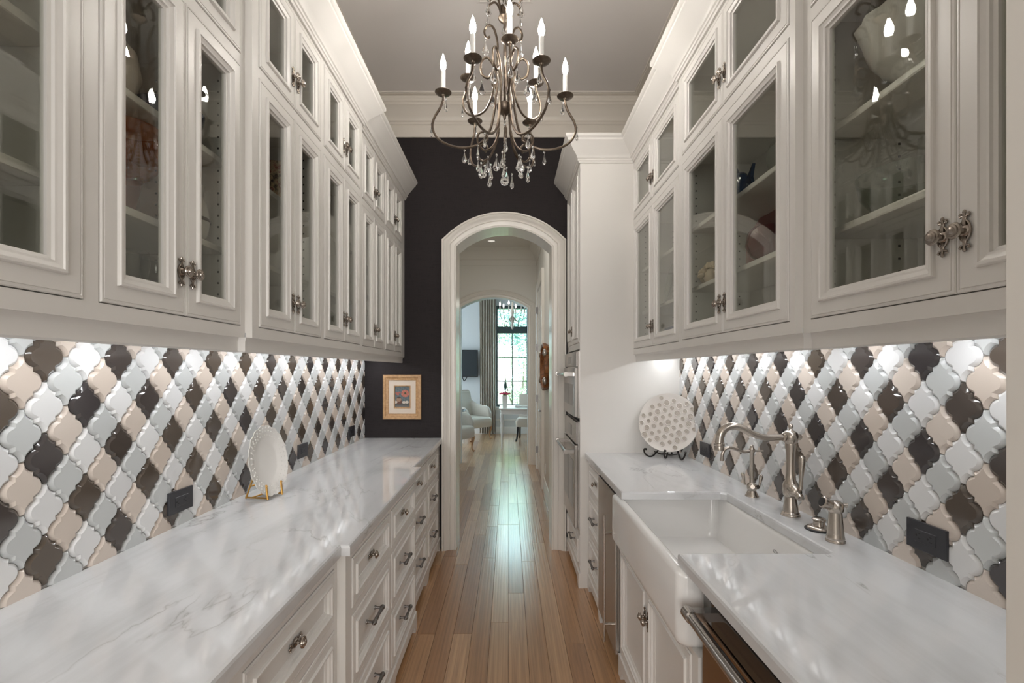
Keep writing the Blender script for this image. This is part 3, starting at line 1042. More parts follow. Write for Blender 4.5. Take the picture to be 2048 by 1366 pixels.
# ------------------------------------------------------------------ bridge of taps behind the sink
def faucet_main():
    t = thing('kitchen_faucet', 'tall brushed nickel gooseneck faucet with a side lever behind the sink', 'faucet', (1.078, 1.815, CT))
    MB().lathe([(0.034, 0), (0.034, 0.004), (0.030, 0.008), (0.031, 0.012), (0.027, 0.016), (0.026, 0.030), (0.021, 0.060), (0.020, 0.072), (0.026, 0.078), (0.028, 0.092), (0.028, 0.118),
                (0.024, 0.128), (0.0185, 0.135), (0.0165, 0.160), (0.0155, 0.205), (0.0165, 0.245), (0.0195, 0.270), (0.019, 0.276), (0.023, 0.280), (0.026, 0.292), (0.0265, 0.304),
                (0.024, 0.316), (0.018, 0.322), (0.009, 0.326), (0.006, 0.332), (0.009, 0.338), (0.0095, 0.343), (0.006, 0.349), (0.0005, 0.351)], 28).build('body', 'nickel', t)
    pts = smooth_path([(-0.020, 0, 0.300), (-0.060, 0, 0.297), (-0.100, 0, 0.298), (-0.145, 0, 0.312), (-0.185, 0, 0.333), (-0.220, 0, 0.342), (-0.250, 0, 0.333), (-0.268, 0, 0.310), (-0.273, 0, 0.275)], 6)
    n = len(pts)
    sp = MB().tube(pts, [0.0115 + 0.0045 * (i / (n - 1)) for i in range(n)], 14)
    sp.lathe([(0.015, 0.022), (0.016, 0.016), (0.020, 0.014), (0.020, 0.006), (0.018, 0.004), (0.0185, 0.0), (0.018, -0.012), (0.012, -0.013)], 18, Matrix.Translation((-0.273, 0, 0.262)))
    sp.lathe([(0.0175, 0.0), (0.0175, 0.004), (0.014, 0.008)], 16, Matrix.Translation((-0.024, 0, 0.300)) @ Matrix.Rotation(R(-90), 4, 'Y'))
    sp.build('spout', 'nickel', t)
    v = MB().lathe([(0.024, 0.0), (0.024, 0.022), (0.020, 0.030), (0.014, 0.034), (0.012, 0.042), (0.015, 0.046), (0.011, 0.056), (0.0005, 0.058)], 20,
                   Matrix.Translation((0.0, -0.012, 0.105)) @ Matrix.Rotation(R(115), 4, 'X') @ Matrix.Rotation(R(0), 4, 'Y'))
    v.build('valve', 'nickel', t)
    lv = MB().lathe([(0.007, 0.0), (0.008, 0.010), (0.0055, 0.018), (0.0075, 0.028), (0.006, 0.036), (0.0075, 0.050), (0.0105, 0.085), (0.0125, 0.115), (0.0115, 0.123), (0.007, 0.127), (0.0005, 0.128)], 16,
                    Matrix.Translation((0.006, -0.052, 0.110)) @ Matrix.Rotation(R(3), 4, 'Y'))
    lv.build('lever', 'nickel', t)
    MB().lathe([(0.012, 0), (0.012, 0.014), (0.006, 0.020), (0.0005, 0.022)], 12, Matrix.Translation((0.022, 0, 0.300)) @ Matrix.Rotation(R(90), 4, 'Y')).build('pivot_knob', 'nickel', t)


faucet_main()


def faucet_small():
    t = thing('filter_faucet', 'small brushed nickel drinking faucet with twin levers', 'faucet', (1.072, 2.092, CT))
    MB().lathe([(0.028, 0), (0.028, 0.003), (0.024, 0.008), (0.020, 0.018), (0.017, 0.026), (0.020, 0.032), (0.021, 0.044), (0.018, 0.054), (0.0105, 0.060), (0.0095, 0.075), (0.0095, 0.192),
                (0.0125, 0.196), (0.0125, 0.208), (0.009, 0.212), (0.006, 0.220), (0.007, 0.224), (0.0005, 0.228)], 18).build('body', 'nickel', t)
    pts = smooth_path([(-0.006, 0, 0.200), (-0.040, 0, 0.196), (-0.072, 0, 0.206), (-0.098, 0, 0.214), (-0.120, 0, 0.206), (-0.130, 0, 0.185), (-0.132, 0, 0.165)], 5)
    MB().tube(pts, 0.0072, 10).lathe([(0.0085, 0), (0.0085, 0.012)], 12, Matrix.Translation((-0.132, 0, 0.156))).build('spout', 'nickel', t)
    MB().tube([(0.005, 0, 0.200), (0.050, 0, 0.200)], 0.004, 8).build('spout_pin', 'nickel', t)
    for s in (-1, 1):
        m = MB().tube([(0, 0, 0.042), (0.012 * s, -0.030, 0.048)], 0.009, 10)
        m.lathe([(0.005, 0), (0.004, 0.010), (0.007, 0.030), (0.0085, 0.046), (0.004, 0.054), (0.0005, 0.056)], 12, Matrix.Translation((0.020 * s, -0.022 * s, 0.046)) @ Matrix.Rotation(R(12 * s), 4, 'Y'))
        m.build('lever', 'nickel', t)


faucet_small()
t = thing('sink_stopper', 'low nickel strainer stopper on a black ring between faucet and sprayer', 'stopper', (1.082, 1.655, CT))
MB().lathe([(0.044, 0), (0.044, 0.004), (0.040, 0.006), (0.030, 0.0065)], 24).build('seal_ring', 'rubber', t)
MB().lathe([(0.038, 0.006), (0.036, 0.010), (0.030, 0.013), (0.020, 0.016), (0.0185, 0.022), (0.0185, 0.030), (0.022, 0.034), (0.022, 0.038), (0.018, 0.041), (0.0005, 0.042)], 24).build('cap', 'nickel', t)
t = thing('side_sprayer', 'brushed nickel pull-out sprayer standing on a conical base', 'sprayer', (1.060, 1.540, CT))
MB().lathe([(0.0285, 0), (0.0285, 0.005), (0.026, 0.008), (0.027, 0.012), (0.025, 0.018), (0.0235, 0.030), (0.0190, 0.092), (0.0185, 0.096)], 24).build('base', 'nickel', t)
m = MB().lathe([(0.0180, 0.094), (0.0225, 0.100), (0.0240, 0.112), (0.0220, 0.124), (0.014, 0.131), (0.0005, 0.134)], 20)
m.lathe([(0.016, 0), (0.0165, 0.020), (0.019, 0.026), (0.019, 0.038), (0.015, 0.041), (0.013, 0.034)], 18, Matrix.Translation((-0.006, 0, 0.114)) @ Matrix.Rotation(R(-68), 4, 'Y'))
m.build('spray_head', 'nickel', t)
MB().tube([(0.012, 0, 0.120), (0.034, -0.004, 0.118)], [0.006, 0.008], 10).build('thumb_lever', 'nickel', t)
MB().lathe([(0.0150, 0.0415), (0.0005, 0.042)], 16, Matrix.Translation((-0.006, 0, 0.114)) @ Matrix.Rotation(R(-68), 4, 'Y')).build('spray_face', 'rubber', t)

# ------------------------------------------------------------------ dishwasher
t = thing('dishwasher', 'bronze-toned stainless dishwasher with a bar handle under the right counter', 'dishwasher', (0.545, 1.340, 0), R(-90))
W = 0.605
MB().box(0.004, W - 0.004, 0.03, 0.58, 0.10, 0.872).build('tub', 'steel_side', t, smooth=0)
MB().box(0.002, W - 0.002, 0, 0.03, 0.10, 0.770).build('door_panel', 'steel_dark', t, bevel=(0.004, lambda e: True, 2))
MB().box(0.002, W - 0.002, 0.004, 0.03, 0.773, 0.868).build('control_strip', 'oven_glass', t, bevel=(0.003, lambda e: True, 2))
MB().box(0.01, W - 0.01, 0.06, 0.5, 0.0, 0.10).build('toe_kick', 'steel_side', t, smooth=0)
hb = MB().tube([(0.020, -0.047, 0.795), (W - 0.020, -0.047, 0.795)], 0.0145, 16)
hb.build('handle_bar', 'steel', t)
for x in (0.030, W - 0.030):
    m = MB().box(x - 0.016, x + 0.016, -0.048, 0.006, 0.783, 0.807)
    m.tube([(x - 0.018, -0.047, 0.795), (x + 0.018, -0.047, 0.795)], 0.0175, 16)
    m.build('handle_bracket', 'steel', t, smooth=40)

# ------------------------------------------------------------------ beverage cooler
t = thing('beverage_cooler', 'narrow stainless beverage cooler with a vertical tube handle', 'cooler', (0.520, 2.752, 0), R(-90))
W = 0.447
MB().box(0.004, W - 0.004, 0.045, 0.58, 0.0, 0.872).build('cabinet_box', 'steel_side', t, smooth=0)
d = MB().box(0.0, W, 0, 0.045, 0.088, 0.862).build('door', 'steel', t, bevel=(0.003, lambda e: True, 2))
MB().box(0.0, W, 0.010, 0.047, 0.8625, 0.872).build('hinge_strip', 'rubber', t, smooth=0)
hb = MB().tube([(W - 0.070, -0.042, 0.115), (W - 0.070, -0.042, 0.745)], 0.0065, 12).build('handle_bar', 'nickel', d)
for z in (0.200, 0.655):
    MB().tube([(W - 0.070, -0.042, z), (W - 0.070, 0.004, z)], 0.0058, 10).build('standoff', 'nickel', d)

# ------------------------------------------------------------------ tall oven cabinet
t = thing('oven_cabinet', 'tall white cabinet housing two stacked ovens beside the arch', 'cabinet', (TF, YF, 0), R(-90))
W = YF - 3.2
D = WR - TF
c = MB()
c.box(0, W, 0.60, D, 0.0, 2.89)
c.box(0, 0.03, 0, 0.60, 0.0, 2.89).box(W - 0.018, W, 0, 0.60, 0.0, 2.89)
c.box(0.03, W - 0.018, 0.02, 0.60, 1.600, 1.640).box(0.03, W - 0.018, 0.02, 0.60, 2.85, 2.89)
c.box(0.03, W - 0.018, 0.02, 0.60, 1.118, 1.142).box(0.03, W - 0.018, 0.02, 0.60, 0.365, 0.388)
c.box(0.03, W - 0.018, 0.04, 0.06, 1.64, 2.85).box(0.03, W - 0.018, 0.04, 0.06, 0.0, 0.365)
c.build('carcass', 'paint', t, smooth=0)
f = MB().box(0.03, W - 0.018, 0, 0.02, 1.612, 1.655).box(0.03, W - 0.018, 0, 0.02, 2.845, 2.89)
f.box(0.03, 0.05, 0, 0.02, 1.655, 2.845).box(W - 0.038, W - 0.018, 0, 0.02, 1.655, 2.845)
f.build('face_frame', 'paint', t, smooth=0)
MB().box(0.03, W - 0.018, 0, 0.02, 0.09, 0.125).build('lower_rail', 'paint', t, smooth=0)
MB().box(0.03, W - 0.018, 0, 0.02, 0.352, 0.388).build('upper_rail', 'paint', t, smooth=0)
xm = W / 2
for (x0, x1, kn) in ((0.052, xm - 0.001, 1), (xm + 0.001, W - 0.040, 0)):
    d = put('door', door_mesh('panel', x1 - x0, 1.185), t, (x0, 0, 1.657))
    add_knob(d, x1 - x0 - 0.022 if kn else 0.022, 0.10)
d = put('drawer', door_mesh('panel', W - 0.052, 0.222), t, (0.032, 0, 0.127))
put('pull', PULL, d, ((W - 0.052) / 2, 0.0085, 0.111))
q = [(0, 0), (0.045, 0), (0.048, 0.012), (0.060, 0.022), (0.064, 0.036), (0.080, 0.046), (0.100, 0.050)]
W += 0.003
poly = q + [(W - x, z_) for x, z_ in reversed(q)] + [(W, 0.092), (W, 0.100), (0, 0.100), (0, 0.092)]
MB().prism(poly, -0.010, 0.016).build('base_apron', 'paint', t, smooth=0)


def oven(z0, z1, panel_h, handle_drop, label, name):
    W = 0.646
    H = z1 - z0
    t = thing(name, label, 'oven', (TF, YF - 0.033, z0), R(-90))
    MB().box(0.006, W - 0.006, 0.004, 0.55, 0.004, H - 0.004).build('oven_box', 'steel_side', t, smooth=0)
    MB().box(0.0, W, -0.010, 0.003, 0.0, H).build('trim_plate', 'steel', t, smooth=0)
    MB().box(0.004, W - 0.004, -0.024, -0.010, H - panel_h, H - 0.002).build('control_panel', 'steel', t, bevel=(0.002, lambda e: True, 1))
    MB().box(W * 0.36, W * 0.64, -0.0252, -0.0235, H - panel_h * 0.78, H - panel_h * 0.3).build('display', 'oven_glass', t, smooth=0)
    dh = H - panel_h - 0.008
    d = MB().box(0.004, W - 0.004, -0.034, -0.010, 0.004, dh).build('door', 'steel', t, bevel=(0.003, lambda e: True, 1))
    MB().box(0.065, W - 0.065, -0.0352, -0.033, dh * 0.22, dh - 0.115).build('window', 'oven_glass', d, smooth=0)
    zz = dh - handle_drop
    MB().tube([(0.035, -0.088, zz), (W - 0.035, -0.088, zz)], 0.0135, 14).build('handle_bar', 'steel', d)
    for x in (0.055, W - 0.055):
        m = MB().box(x - 0.014, x + 0.014, -0.090, -0.033, zz - 0.012, zz + 0.012).tube([(x - 0.017, -0.088, zz), (x + 0.017, -0.088, zz)], 0.0165, 14)
        m.build('handle_bracket', 'steel', d)
    return t


oven(1.144, 1.598, 0.105, 0.045, 'stainless speed oven with a bar handle, above the larger oven', 'speed_oven')
oven(0.390, 1.116, 0.150, 0.050, 'large stainless wall oven below the speed oven', 'wall_oven')


# ------------------------------------------------------------------ outlets
def outlet(side, y, z, label):
    if side < 0:
        t = thing('outlet', label, 'outlet', (WL + 0.0085, y, z), R(90), 'charcoal outlets in the backsplash')
    else:
        t = thing('outlet', label, 'outlet', (WR - 0.0085, y, z), R(-90), 'charcoal outlets in the backsplash')
    MB().box(-0.036, 0.036, -0.002, 0.008, -0.024, 0.024).build('mount_ring', 'rubber', t, smooth=0)
    MB().box(-0.062, 0.062, -0.009, -0.001, -0.0395, 0.0395).build('cover_plate', 'plate_dark', t, bevel=(0.002, lambda e: all(v.co.y < -0.008 for v in e.verts), 2))
    r = MB().box(-0.0335, 0.0335, -0.0105, -0.008, -0.017, 0.017).build('receptacle', 'plate_dark', t, bevel=(0.001, lambda e: all(v.co.y < -0.010 for v in e.verts), 1))
    for cx in (-0.018, 0.018):
        s = MB().box(cx - 0.003, cx + 0.004, -0.0108, -0.0100, 0.0055, 0.0078).box(cx - 0.003, cx + 0.005, -0.0108, -0.0100, -0.0078, -0.0055)
        s.lathe([(0.003, 0), (0.0005, 0.0003)], 10, Matrix.Translation((cx - 0.0085, -0.0105, 0)) @ Matrix.Rotation(R(90), 4, 'X'))
        s.build('slots', 'slot', r, smooth=0)


outlet(-1, 1.703, 1.003, 'charcoal outlet in the tile under the floral box cabinet')
outlet(-1, 2.715, 1.010, 'charcoal outlet in the tile just past the scalloped plate')
outlet(-1, 3.560, 1.010, 'charcoal outlet in the tile close to the black wall')
outlet(1, 1.305, 1.008, 'charcoal outlet in the tile beside the side sprayer')
outlet(1, 2.780, 1.005, 'charcoal outlet in the tile behind the button-patterned plate')


# ------------------------------------------------------------------ plates on stands
def ellipse_loop(rx, rz, y, n, scal=0.0, k=12):
    return [(rx * (1 + scal * abs(math.sin(k * a / 2))) * math.sin(a), y, rz * (1 + scal * abs(math.sin(k * a / 2))) * math.cos(a)) for a in [2 * PI * i / n for i in range(n)]]


# left: scalloped oval platter, faces +x, leaning on a gilded easel
rz = R(90 - 13)
pt = thing('scalloped_platter', 'white scalloped oval platter on a gold easel on the left counter', 'platter', (-1.072, 2.078, CT + 0.014), rz)
n = 96
lo = []
for (f, y) in ((0.25, 0.012), (0.60, 0.012), (0.66, 0.010), (0.78, 0.004), (0.90, -0.003), (0.985, -0.010), (1.0, -0.0105)):
    lo.append(ellipse_loop(0.112 * f, 0.148 * f, y, n, 0.045 * f ** 3, 18))
bk = []
for (f, y) in ((1.0, -0.006), (0.90, 0.002), (0.78, 0.009), (0.62, 0.017), (0.25, 0.017)):
    bk.append(ellipse_loop(0.112 * f, 0.148 * f, y, n, 0.045 * f ** 3, 18))
lean = Matrix.Translation((0, -0.020, 0.147)) @ Matrix.Rotation(R(-9), 4, 'X')
MB().rings(lo + bk, mx=lean).build('plate_body', 'ceramic', pt, smooth=60)
b = MB()
for k in range(36):
    a = 2 * PI * k / 36
    for f in (0.74, 0.86, 0.95):
        b.ball((0.113 * f * math.sin(a), -0.004 - (f - 0.74) * 0.05, 0.150 * f * math.cos(a)), 0.0042 if f > 0.8 else 0.0032, 6, (1, 0.5, 1), mx=lean)
bo = b.build('relief_beading', 'ceramic', pt); bo['kind'] = 'stuff'
et = thing('plate_easel', 'small gold faux-bamboo easel holding the scalloped platter', 'plate stand', (-1.072, 2.078, CT), rz)
for s in (-1, 1):
    x = 0.045 * s
    m = MB().tube([(x, -0.060, 0.0035), (x, -0.056, 0.030), (x, -0.052, 0.066)], 0.0042, 8)
    for z_ in (0.018, 0.040, 0.060): m.ball((x, -0.055, z_), 0.0054, 8, (1, 1, 0.5))
    m.build('front_post', 'gold', et)
    m = MB().tube([(x, -0.058, 0.010), (x, 0.050, 0.007)], 0.0038, 8).tube([(x, 0.050, 0.0038), (x, 0.012, 0.095)], 0.0038, 8)
    m.build('back_leg', 'gold', et)
MB().tube([(-0.045, 0.020, 0.008), (0.045, 0.020, 0.008)], 0.0036, 8).tube([(-0.045, 0.030, 0.055), (0.045, 0.030, 0.055)], 0.0036, 8).build('crossbar', 'gold', et)

# right: round plate with pressed rosettes, faces the room
rz = R(-33)
pt = thing('rosette_plate', 'round cream plate with pressed button rosettes on a black scroll stand', 'plate', (1.008, 3.015, CT + 0.038), rz)
n = 64
lo = [ellipse_loop(r, r, y, n) for r, y in ((0.04, 0.006), (0.13, 0.006), (0.170, 0.000), (0.183, -0.006), (0.187, -0.006), (0.187, 0.002), (0.160, 0.012), (0.04, 0.014))]
lean = Matrix.Translation((0, 0.018, 0.184)) @ Matrix.Rotation(R(-11), 4, 'X')
MB().rings(lo, mx=lean).build('plate_body', 'ceramic_relief', pt, smooth=50)
rr = random.Random(3)
pos = []
for gx in range(-4, 5):
    for gz in range(-4, 5):
        x = gx * 0.047 + (0.0235 if gz % 2 else 0)
        z = gz * 0.041
        a = R(18)
        x, z = x * math.cos(a) - z * math.sin(a), x * math.sin(a) + z * math.cos(a)
        if math.hypot(x, z) < 0.170:
            pos.append((x, z, (gx + 2 * gz) % 3))
ros = {}
for kind, rad in ((0, 0.0215), (1, 0.0165), (2, 0.0125)):
    ym = Matrix.Rotation(R(90), 4, 'X')
    m = MB().lathe([(rad, -0.004), (rad, 0.003), (rad * 0.93, 0.0068), (rad * 0.82, 0.0068), (rad * 0.74, 0.0012), (rad * 0.66, 0.0008), (rad * 0.30, 0.0010), (rad * 0.26, 0.0044), (0.0004, 0.005)], 18, ym)
    for k in range(8):
        a = 2 * PI * k / 8
        m.ball((rad * 0.47 * math.cos(a), -0.0018, rad * 0.47 * math.sin(a)), rad * 0.17, 6, (1, 1.1, 1))
    me_ = m.mesh('rosette', ['ceramic_relief', 'ceramic_relief2'])
    for p_ in me_.polygons:
        c_ = p_.center
        if kind == 2 or (math.hypot(c_.x, c_.z) < rad * 0.76):
            p_.material_index = 1  # smallest rosettes wholly darker; hollows of the others painted darker as shade
    ros[kind] = me_
for x, z, k in pos:
    rho = math.hypot(x, z)
    y = 0.004 if rho < 0.13 else 0.004 - (rho - 0.13) * 0.16
    o = put('rosette', ros[k], pt)
    o.matrix_local = lean @ Matrix.Translation((x, y, z))
st = thing('scroll_stand', 'black wrought iron scroll stand under the rosette plate', 'plate stand', (1.008, 3.015, CT), rz)


def scroll(x0, sx):
    p = smooth_path([(x0, 0.060, 0.085), (x0, 0.020, 0.045), (x0 + 0.01 * sx, -0.015, 0.010), (x0 + 0.018 * sx, -0.048, 0.0055), (x0 + 0.026 * sx, -0.072, 0.022), (x0 + 0.030 * sx, -0.074, 0.044), (x0 + 0.030 * sx, -0.060, 0.054), (x0 + 0.028 * sx, -0.048, 0.050)], 6)
    m = MB().tube(p, 0.0052, 8)
    m.ball(p[-1], 0.0078, 8)
    return m


for x0, sx in ((-0.060, -2.2), (0.060, 2.2), (0.0, 0.0)):
    scroll(x0, sx).build('scroll_leg', 'iron', st)
MB().tube(smooth_path([(-0.075, -0.020, 0.034), (-0.03, -0.040, 0.026), (0.0, -0.046, 0.030), (0.03, -0.040, 0.026), (0.075, -0.020, 0.034)], 5), 0.0042, 8).build('rest_bar', 'iron', st)
MB().tube([(0.0, 0.060, 0.085), (0.0, 0.075, 0.16)], 0.0045, 8).tube([(-0.060, 0.060, 0.085), (0.060, 0.060, 0.085)], 0.0045, 8).tube([(0.0, 0.070, 0.14), (0.0, 0.115, 0.0045)], 0.0045, 8).build('back_strut', 'iron', st)

# ------------------------------------------------------------------ framed still life on the black wall
t = thing('framed_still_life', 'small still life in a honey wood frame on the black wall', 'picture', (-0.870, YF, 1.249))
fw, fh = 0.156, 0.182
prof = [(0.0, 0.0), (0.0, 0.022), (0.004, 0.026), (0.022, 0.026), (0.026, 0.020), (0.040, 0.016), (0.044, 0.018), (0.046, 0.012), (0.046, 0.0)]
lo = [[(-fw + d, -h, -fh + d), (fw - d, -h, -fh + d), (fw - d, -h, fh - d), (-fw + d, -h, fh - d)] for d, h in prof]
MB().rings(lo + [lo[0]], False, False).build('frame', 'frame_wood', t, smooth=0)
d0, d1 = 0.044, 0.088
lo = [[(-fw + d, -h, -fh + d), (fw - d, -h, -fh + d), (fw - d, -h, fh - d), (-fw + d, -h, fh - d)] for d, h in ((d0, 0.002), (d0, 0.012), (d1, 0.012), (d1, 0.002))]
MB().rings(lo + [lo[0]], False, False).build('mat_board', 'matboard', t, smooth=0)
prof = [(0.088, 0.004), (0.088, 0.016), (0.094, 0.015), (0.096, 0.008), (0.096, 0.004)]
lo = [[(-fw + d, -h, -fh + d), (fw - d, -h, -fh + d), (fw - d, -h, fh - d), (-fw + d, -h, fh - d)] for d, h in prof]
MB().rings(lo + [lo[0]], False, False).build('inner_fillet', 'frame_wood', t, smooth=0)
pw, ph = fw - 0.094, fh - 0.094
NX, NZ = 48, 70
pm_ = MB()
vs_ = [(-pw + 2 * pw * i / NX, -0.006, -ph + 2 * ph * j / NZ) for j in range(NZ + 1) for i in range(NX + 1)]
fs_ = [(j * (NX + 1) + i, j * (NX + 1) + i + 1, (j + 1) * (NX + 1) + i + 1, (j + 1) * (NX + 1) + i) for j in range(NZ) for i in range(NX)]
pm_.add(vs_, fs_)
M['painting'] = mat('oil_painting', (0.2, 0.2, 0.2), 0.5)
tt = NT(M['painting'])
at = tt.n('ShaderNodeAttribute', attribute_name='paint')
tt.l(at.outputs['Color'], tt.b.inputs['Base Color'])
pme = pm_.mesh('canvas', 'painting', smooth=0, recalc=False)
ca = pme.color_attributes.new('paint', 'FLOAT_COLOR', 'POINT')


def paint_at(u, v):
    """u, v in 0..1 from bottom left"""
    c = (0.10, 0.135, 0.15)
    n = 0.03 * math.sin(31 * u + 17 * v) * math.sin(23 * v - 11 * u)
    c = tuple(max(0, k + n) for k in c)
    if v < 0.24: c = (0.085, 0.085, 0.08)
    if v < 0.10: c = (0.13, 0.14, 0.14)
    if v < 0.05: c = (0.24, 0.15, 0.09)
    def el(cx, cy, rx, ry):
        return ((u - cx) / rx) ** 2 + ((v - cy) / ry) ** 2
    e = el(0.68, 0.66, 0.26, 0.17)
    if e < 1:
        ang = math.atan2(v - 0.66, u - 0.68)
        c = (0.42, 0.12, 0.085) if math.sin(9 * ang) > -0.2 else (0.52, 0.20, 0.14)
        if el(0.69, 0.67, 0.075, 0.05) < 1: c = (0.035, 0.05, 0.02)
    for cx, cy in ((0.12, 0.68), (0.30, 0.70), (0.20, 0.62)):
        if el(cx, cy, 0.09, 0.04) < 1: c = (0.40, 0.11, 0.08)
    if el(0.27, 0.28, 0.20, 0.12) < 1: c = (0.13, 0.05, 0.03)
    if el(0.27, 0.38, 0.16, 0.10) < 1: c = (0.33, 0.20, 0.13)
    if el(0.27, 0.47, 0.13, 0.035) < 1: c = (0.06, 0.035, 0.025)
    for cx, cy in ((0.60, 0.25), (0.80, 0.26), (0.06, 0.26)):
        if el(cx, cy, 0.11, 0.065) < 1: c = (0.55, 0.49, 0.42)
    return c


for i, p in enumerate(vs_):
    u, v = (p[0] + pw) / (2 * pw), (p[2] + ph) / (2 * ph)
    ca.data[i].color = (*paint_at(u, v), 1)
put('canvas', pme, t)

# ------------------------------------------------------------------ ceiling register
t = thing('ceiling_vent', 'slotted air register in the pantry ceiling', 'vent', (-0.02, 2.68, ZC - 0.001))
prof = [(0.0, 0.0), (0.0, -0.006), (0.02, -0.010), (0.022, -0.004), (0.022, 0.0)]
lo = [[(-0.17 + d, -0.15 + d, z), (0.17 - d, -0.15 + d, z), (0.17 - d, 0.15 - d, z), (-0.17 + d, 0.15 - d, z)] for d, z in prof]
MB().rings(lo + [lo[0]], False, False).build('vent_frame', 'ceiling', t, smooth=0)
sl = MB().box(-0.148, 0.148, -0.005, 0.005, -0.006, -0.004, Matrix.Rotation(R(35), 4, 'X')).mesh('slat', 'ceiling', smooth=0)
for k in range(12):
    put('slat', sl, t, (0, -0.12 + k * 0.0218, 0))

# ------------------------------------------------------------------ crystal chandelier
CX, CY = -0.018, 2.2
ZB = 2.741                                  # lower bobeche height
ch = thing('crystal_chandelier', 'two-tier aged bronze candle chandelier hung with crystal drops', 'chandelier', (CX, CY, ZC))
HZ = ZC                                     # local z = world z - ZC


def Z(w): return w - HZ


def arm_mesh(pts, rad, n=9):
    p = smooth_path([(r, 0, z) for r, z in pts], 5)
    return MB().tube(p, rad, n)


lower = [(0.283, 0.0), (0.283, -0.028), (0.296, -0.065), (0.325, -0.115), (0.331, -0.160), (0.305, -0.208), (0.250, -0.238), (0.180, -0.246), (0.115, -0.225), (0.072, -0.172), (0.052, -0.100),
         (0.040, -0.010), (0.033, 0.060), (0.048, 0.130), (0.080, 0.172), (0.108, 0.150), (0.106, 0.098), (0.078, 0.078), (0.060, 0.100)]
upper = [(0.190, 0.0), (0.190, -0.022), (0.205, -0.060), (0.218, -0.100), (0.205, -0.150), (0.160, -0.182), (0.105, -0.172), (0.068, -0.120), (0.048, -0.040), (0.038, 0.050), (0.036, 0.130),
         (0.055, 0.205), (0.085, 0.228), (0.104, 0.205), (0.094, 0.172), (0.074, 0.172)]
ARM_L = arm_mesh([(r, z) for r, z in lower], 0.0058).mesh('arm', 'bronze')
ARM_U = arm_mesh([(r, z) for r, z in upper], 0.0052).mesh('arm', 'bronze')
BOB = MB().lathe([(0.0001, -0.014), (0.007, -0.012), (0.009, -0.006), (0.020, -0.004), (0.034, 0.001), (0.0385, 0.006), (0.0375, 0.0075), (0.030, 0.004), (0.016, 0.003), (0.0125, 0.005), (0.0125, 0.020), (0.001, 0.020)], 24).mesh('bobeche', 'bronze')
SLV = MB().lathe([(0.0108, 0.012), (0.0108, 0.104), (0.008, 0.106), (0.001, 0.106)], 16).mesh('candle_sleeve', 'candle')
BULB = MB().lathe([(0.006, 0.104), (0.008, 0.109), (0.0125, 0.121), (0.0142, 0.132), (0.0125, 0.145), (0.0078, 0.162), (0.0034, 0.176), (0.0005, 0.184)], 16).mesh('bulb', 'bulb')


def drop_mesh(h, w):
    m = MB().lathe([(0.0006, 0.0), (0.0035, -0.003), (0.0045, -0.007), (0.0030, -0.0115), (0.0006, -0.013)], 8)   # octagon bead
    z0 = -0.014
    m.lathe([(0.0008, z0), (0.0025, z0 - 0.08 * h), (w * 0.35, z0 - 0.30 * h), (w * 0.85, z0 - 0.58 * h), (w, z0 - 0.74 * h), (w * 0.80, z0 - 0.88 * h), (w * 0.35, z0 - 0.97 * h), (0.0006, z0 - h)], 8,
            Matrix.Diagonal((1, 0.55, 1, 1)))
    return m.mesh('crystal_drop', 'crystal', smooth=15)


DROP_A = drop_mesh(0.064, 0.0175)
DROP_B = drop_mesh(0.052, 0.0125)
PIN = {}


def hang(me, r, ang, z, spin=None):
    o = put('crystal_drop', me, ch, (r * math.cos(ang), r * math.sin(ang), Z(z)))
    o.rotation_euler = (0, 0, ang + (spin if spin is not None else rnd.uniform(0, 3)))
    return o


ZU = 2.862
for k in range(6):
    a = R(3) + k * PI / 3
    g = put('arm', ARM_L, ch, (0, 0, Z(ZB)), (0, 0, a))
    x, y = 0.283 * math.cos(a), 0.283 * math.sin(a)
    b = put('candle_holder', BOB, ch, (x, y, Z(ZB)))
    put('candle_sleeve', SLV, b)
    put('bulb', BULB, b)
    hang(DROP_B, 0.337, a, ZB - 0.135)
    hang(DROP_B, 0.270, a, ZB - 0.018)
    hang(DROP_B, 0.185, a, ZB - 0.252)
    hang(DROP_A, 0.106, a, ZB + 0.075)
    hang(DROP_A, 0.082, a + 0.35, 2.448)
    hang(DROP_A, 0.110, a + 0.15, 2.425)
for k in range(3):
    a = R(-83) + k * 2 * PI / 3
    put('arm', ARM_U, ch, (0, 0, Z(ZU)), (0, 0, a))
    x, y = 0.190 * math.cos(a), 0.190 * math.sin(a)
    b = put('candle_holder', BOB, ch, (x, y, Z(ZU)))
    put('candle_sleeve', SLV, b)
    put('bulb', BULB, b)
    hang(DROP_A, 0.180, a, ZU - 0.020)
    hang(DROP_B, 0.222, a, ZU - 0.110)
    hang(DROP_A, 0.098, a, ZU + 0.165)
# bottom and top scrolls
BS = arm_mesh([(0.030, 0.075), (0.042, 0.030), (0.068, -0.020), (0.110, -0.045), (0.142, -0.018), (0.138, 0.022), (0.108, 0.035), (0.090, 0.012), (0.104, -0.006)], 0.0046).mesh('bottom_scroll', 'bronze')
TS = arm_mesh([(0.018, -0.02), (0.026, 0.035), (0.050, 0.075), (0.082, 0.072), (0.092, 0.044), (0.074, 0.030)], 0.0048).mesh('top_scroll', 'bronze')
for k in range(6):
    a = R(33) + k * PI / 3
    put('bottom_scroll', BS, ch, (0, 0, Z(2.505)), (0, 0, a))
    put('top_scroll', TS, ch, (0, 0, Z(3.115)), (0, 0, a))
    hang(DROP_A if k % 2 else DROP_B, 0.088, a, 3.150)
    hang(DROP_B, 0.142, a, 2.480)
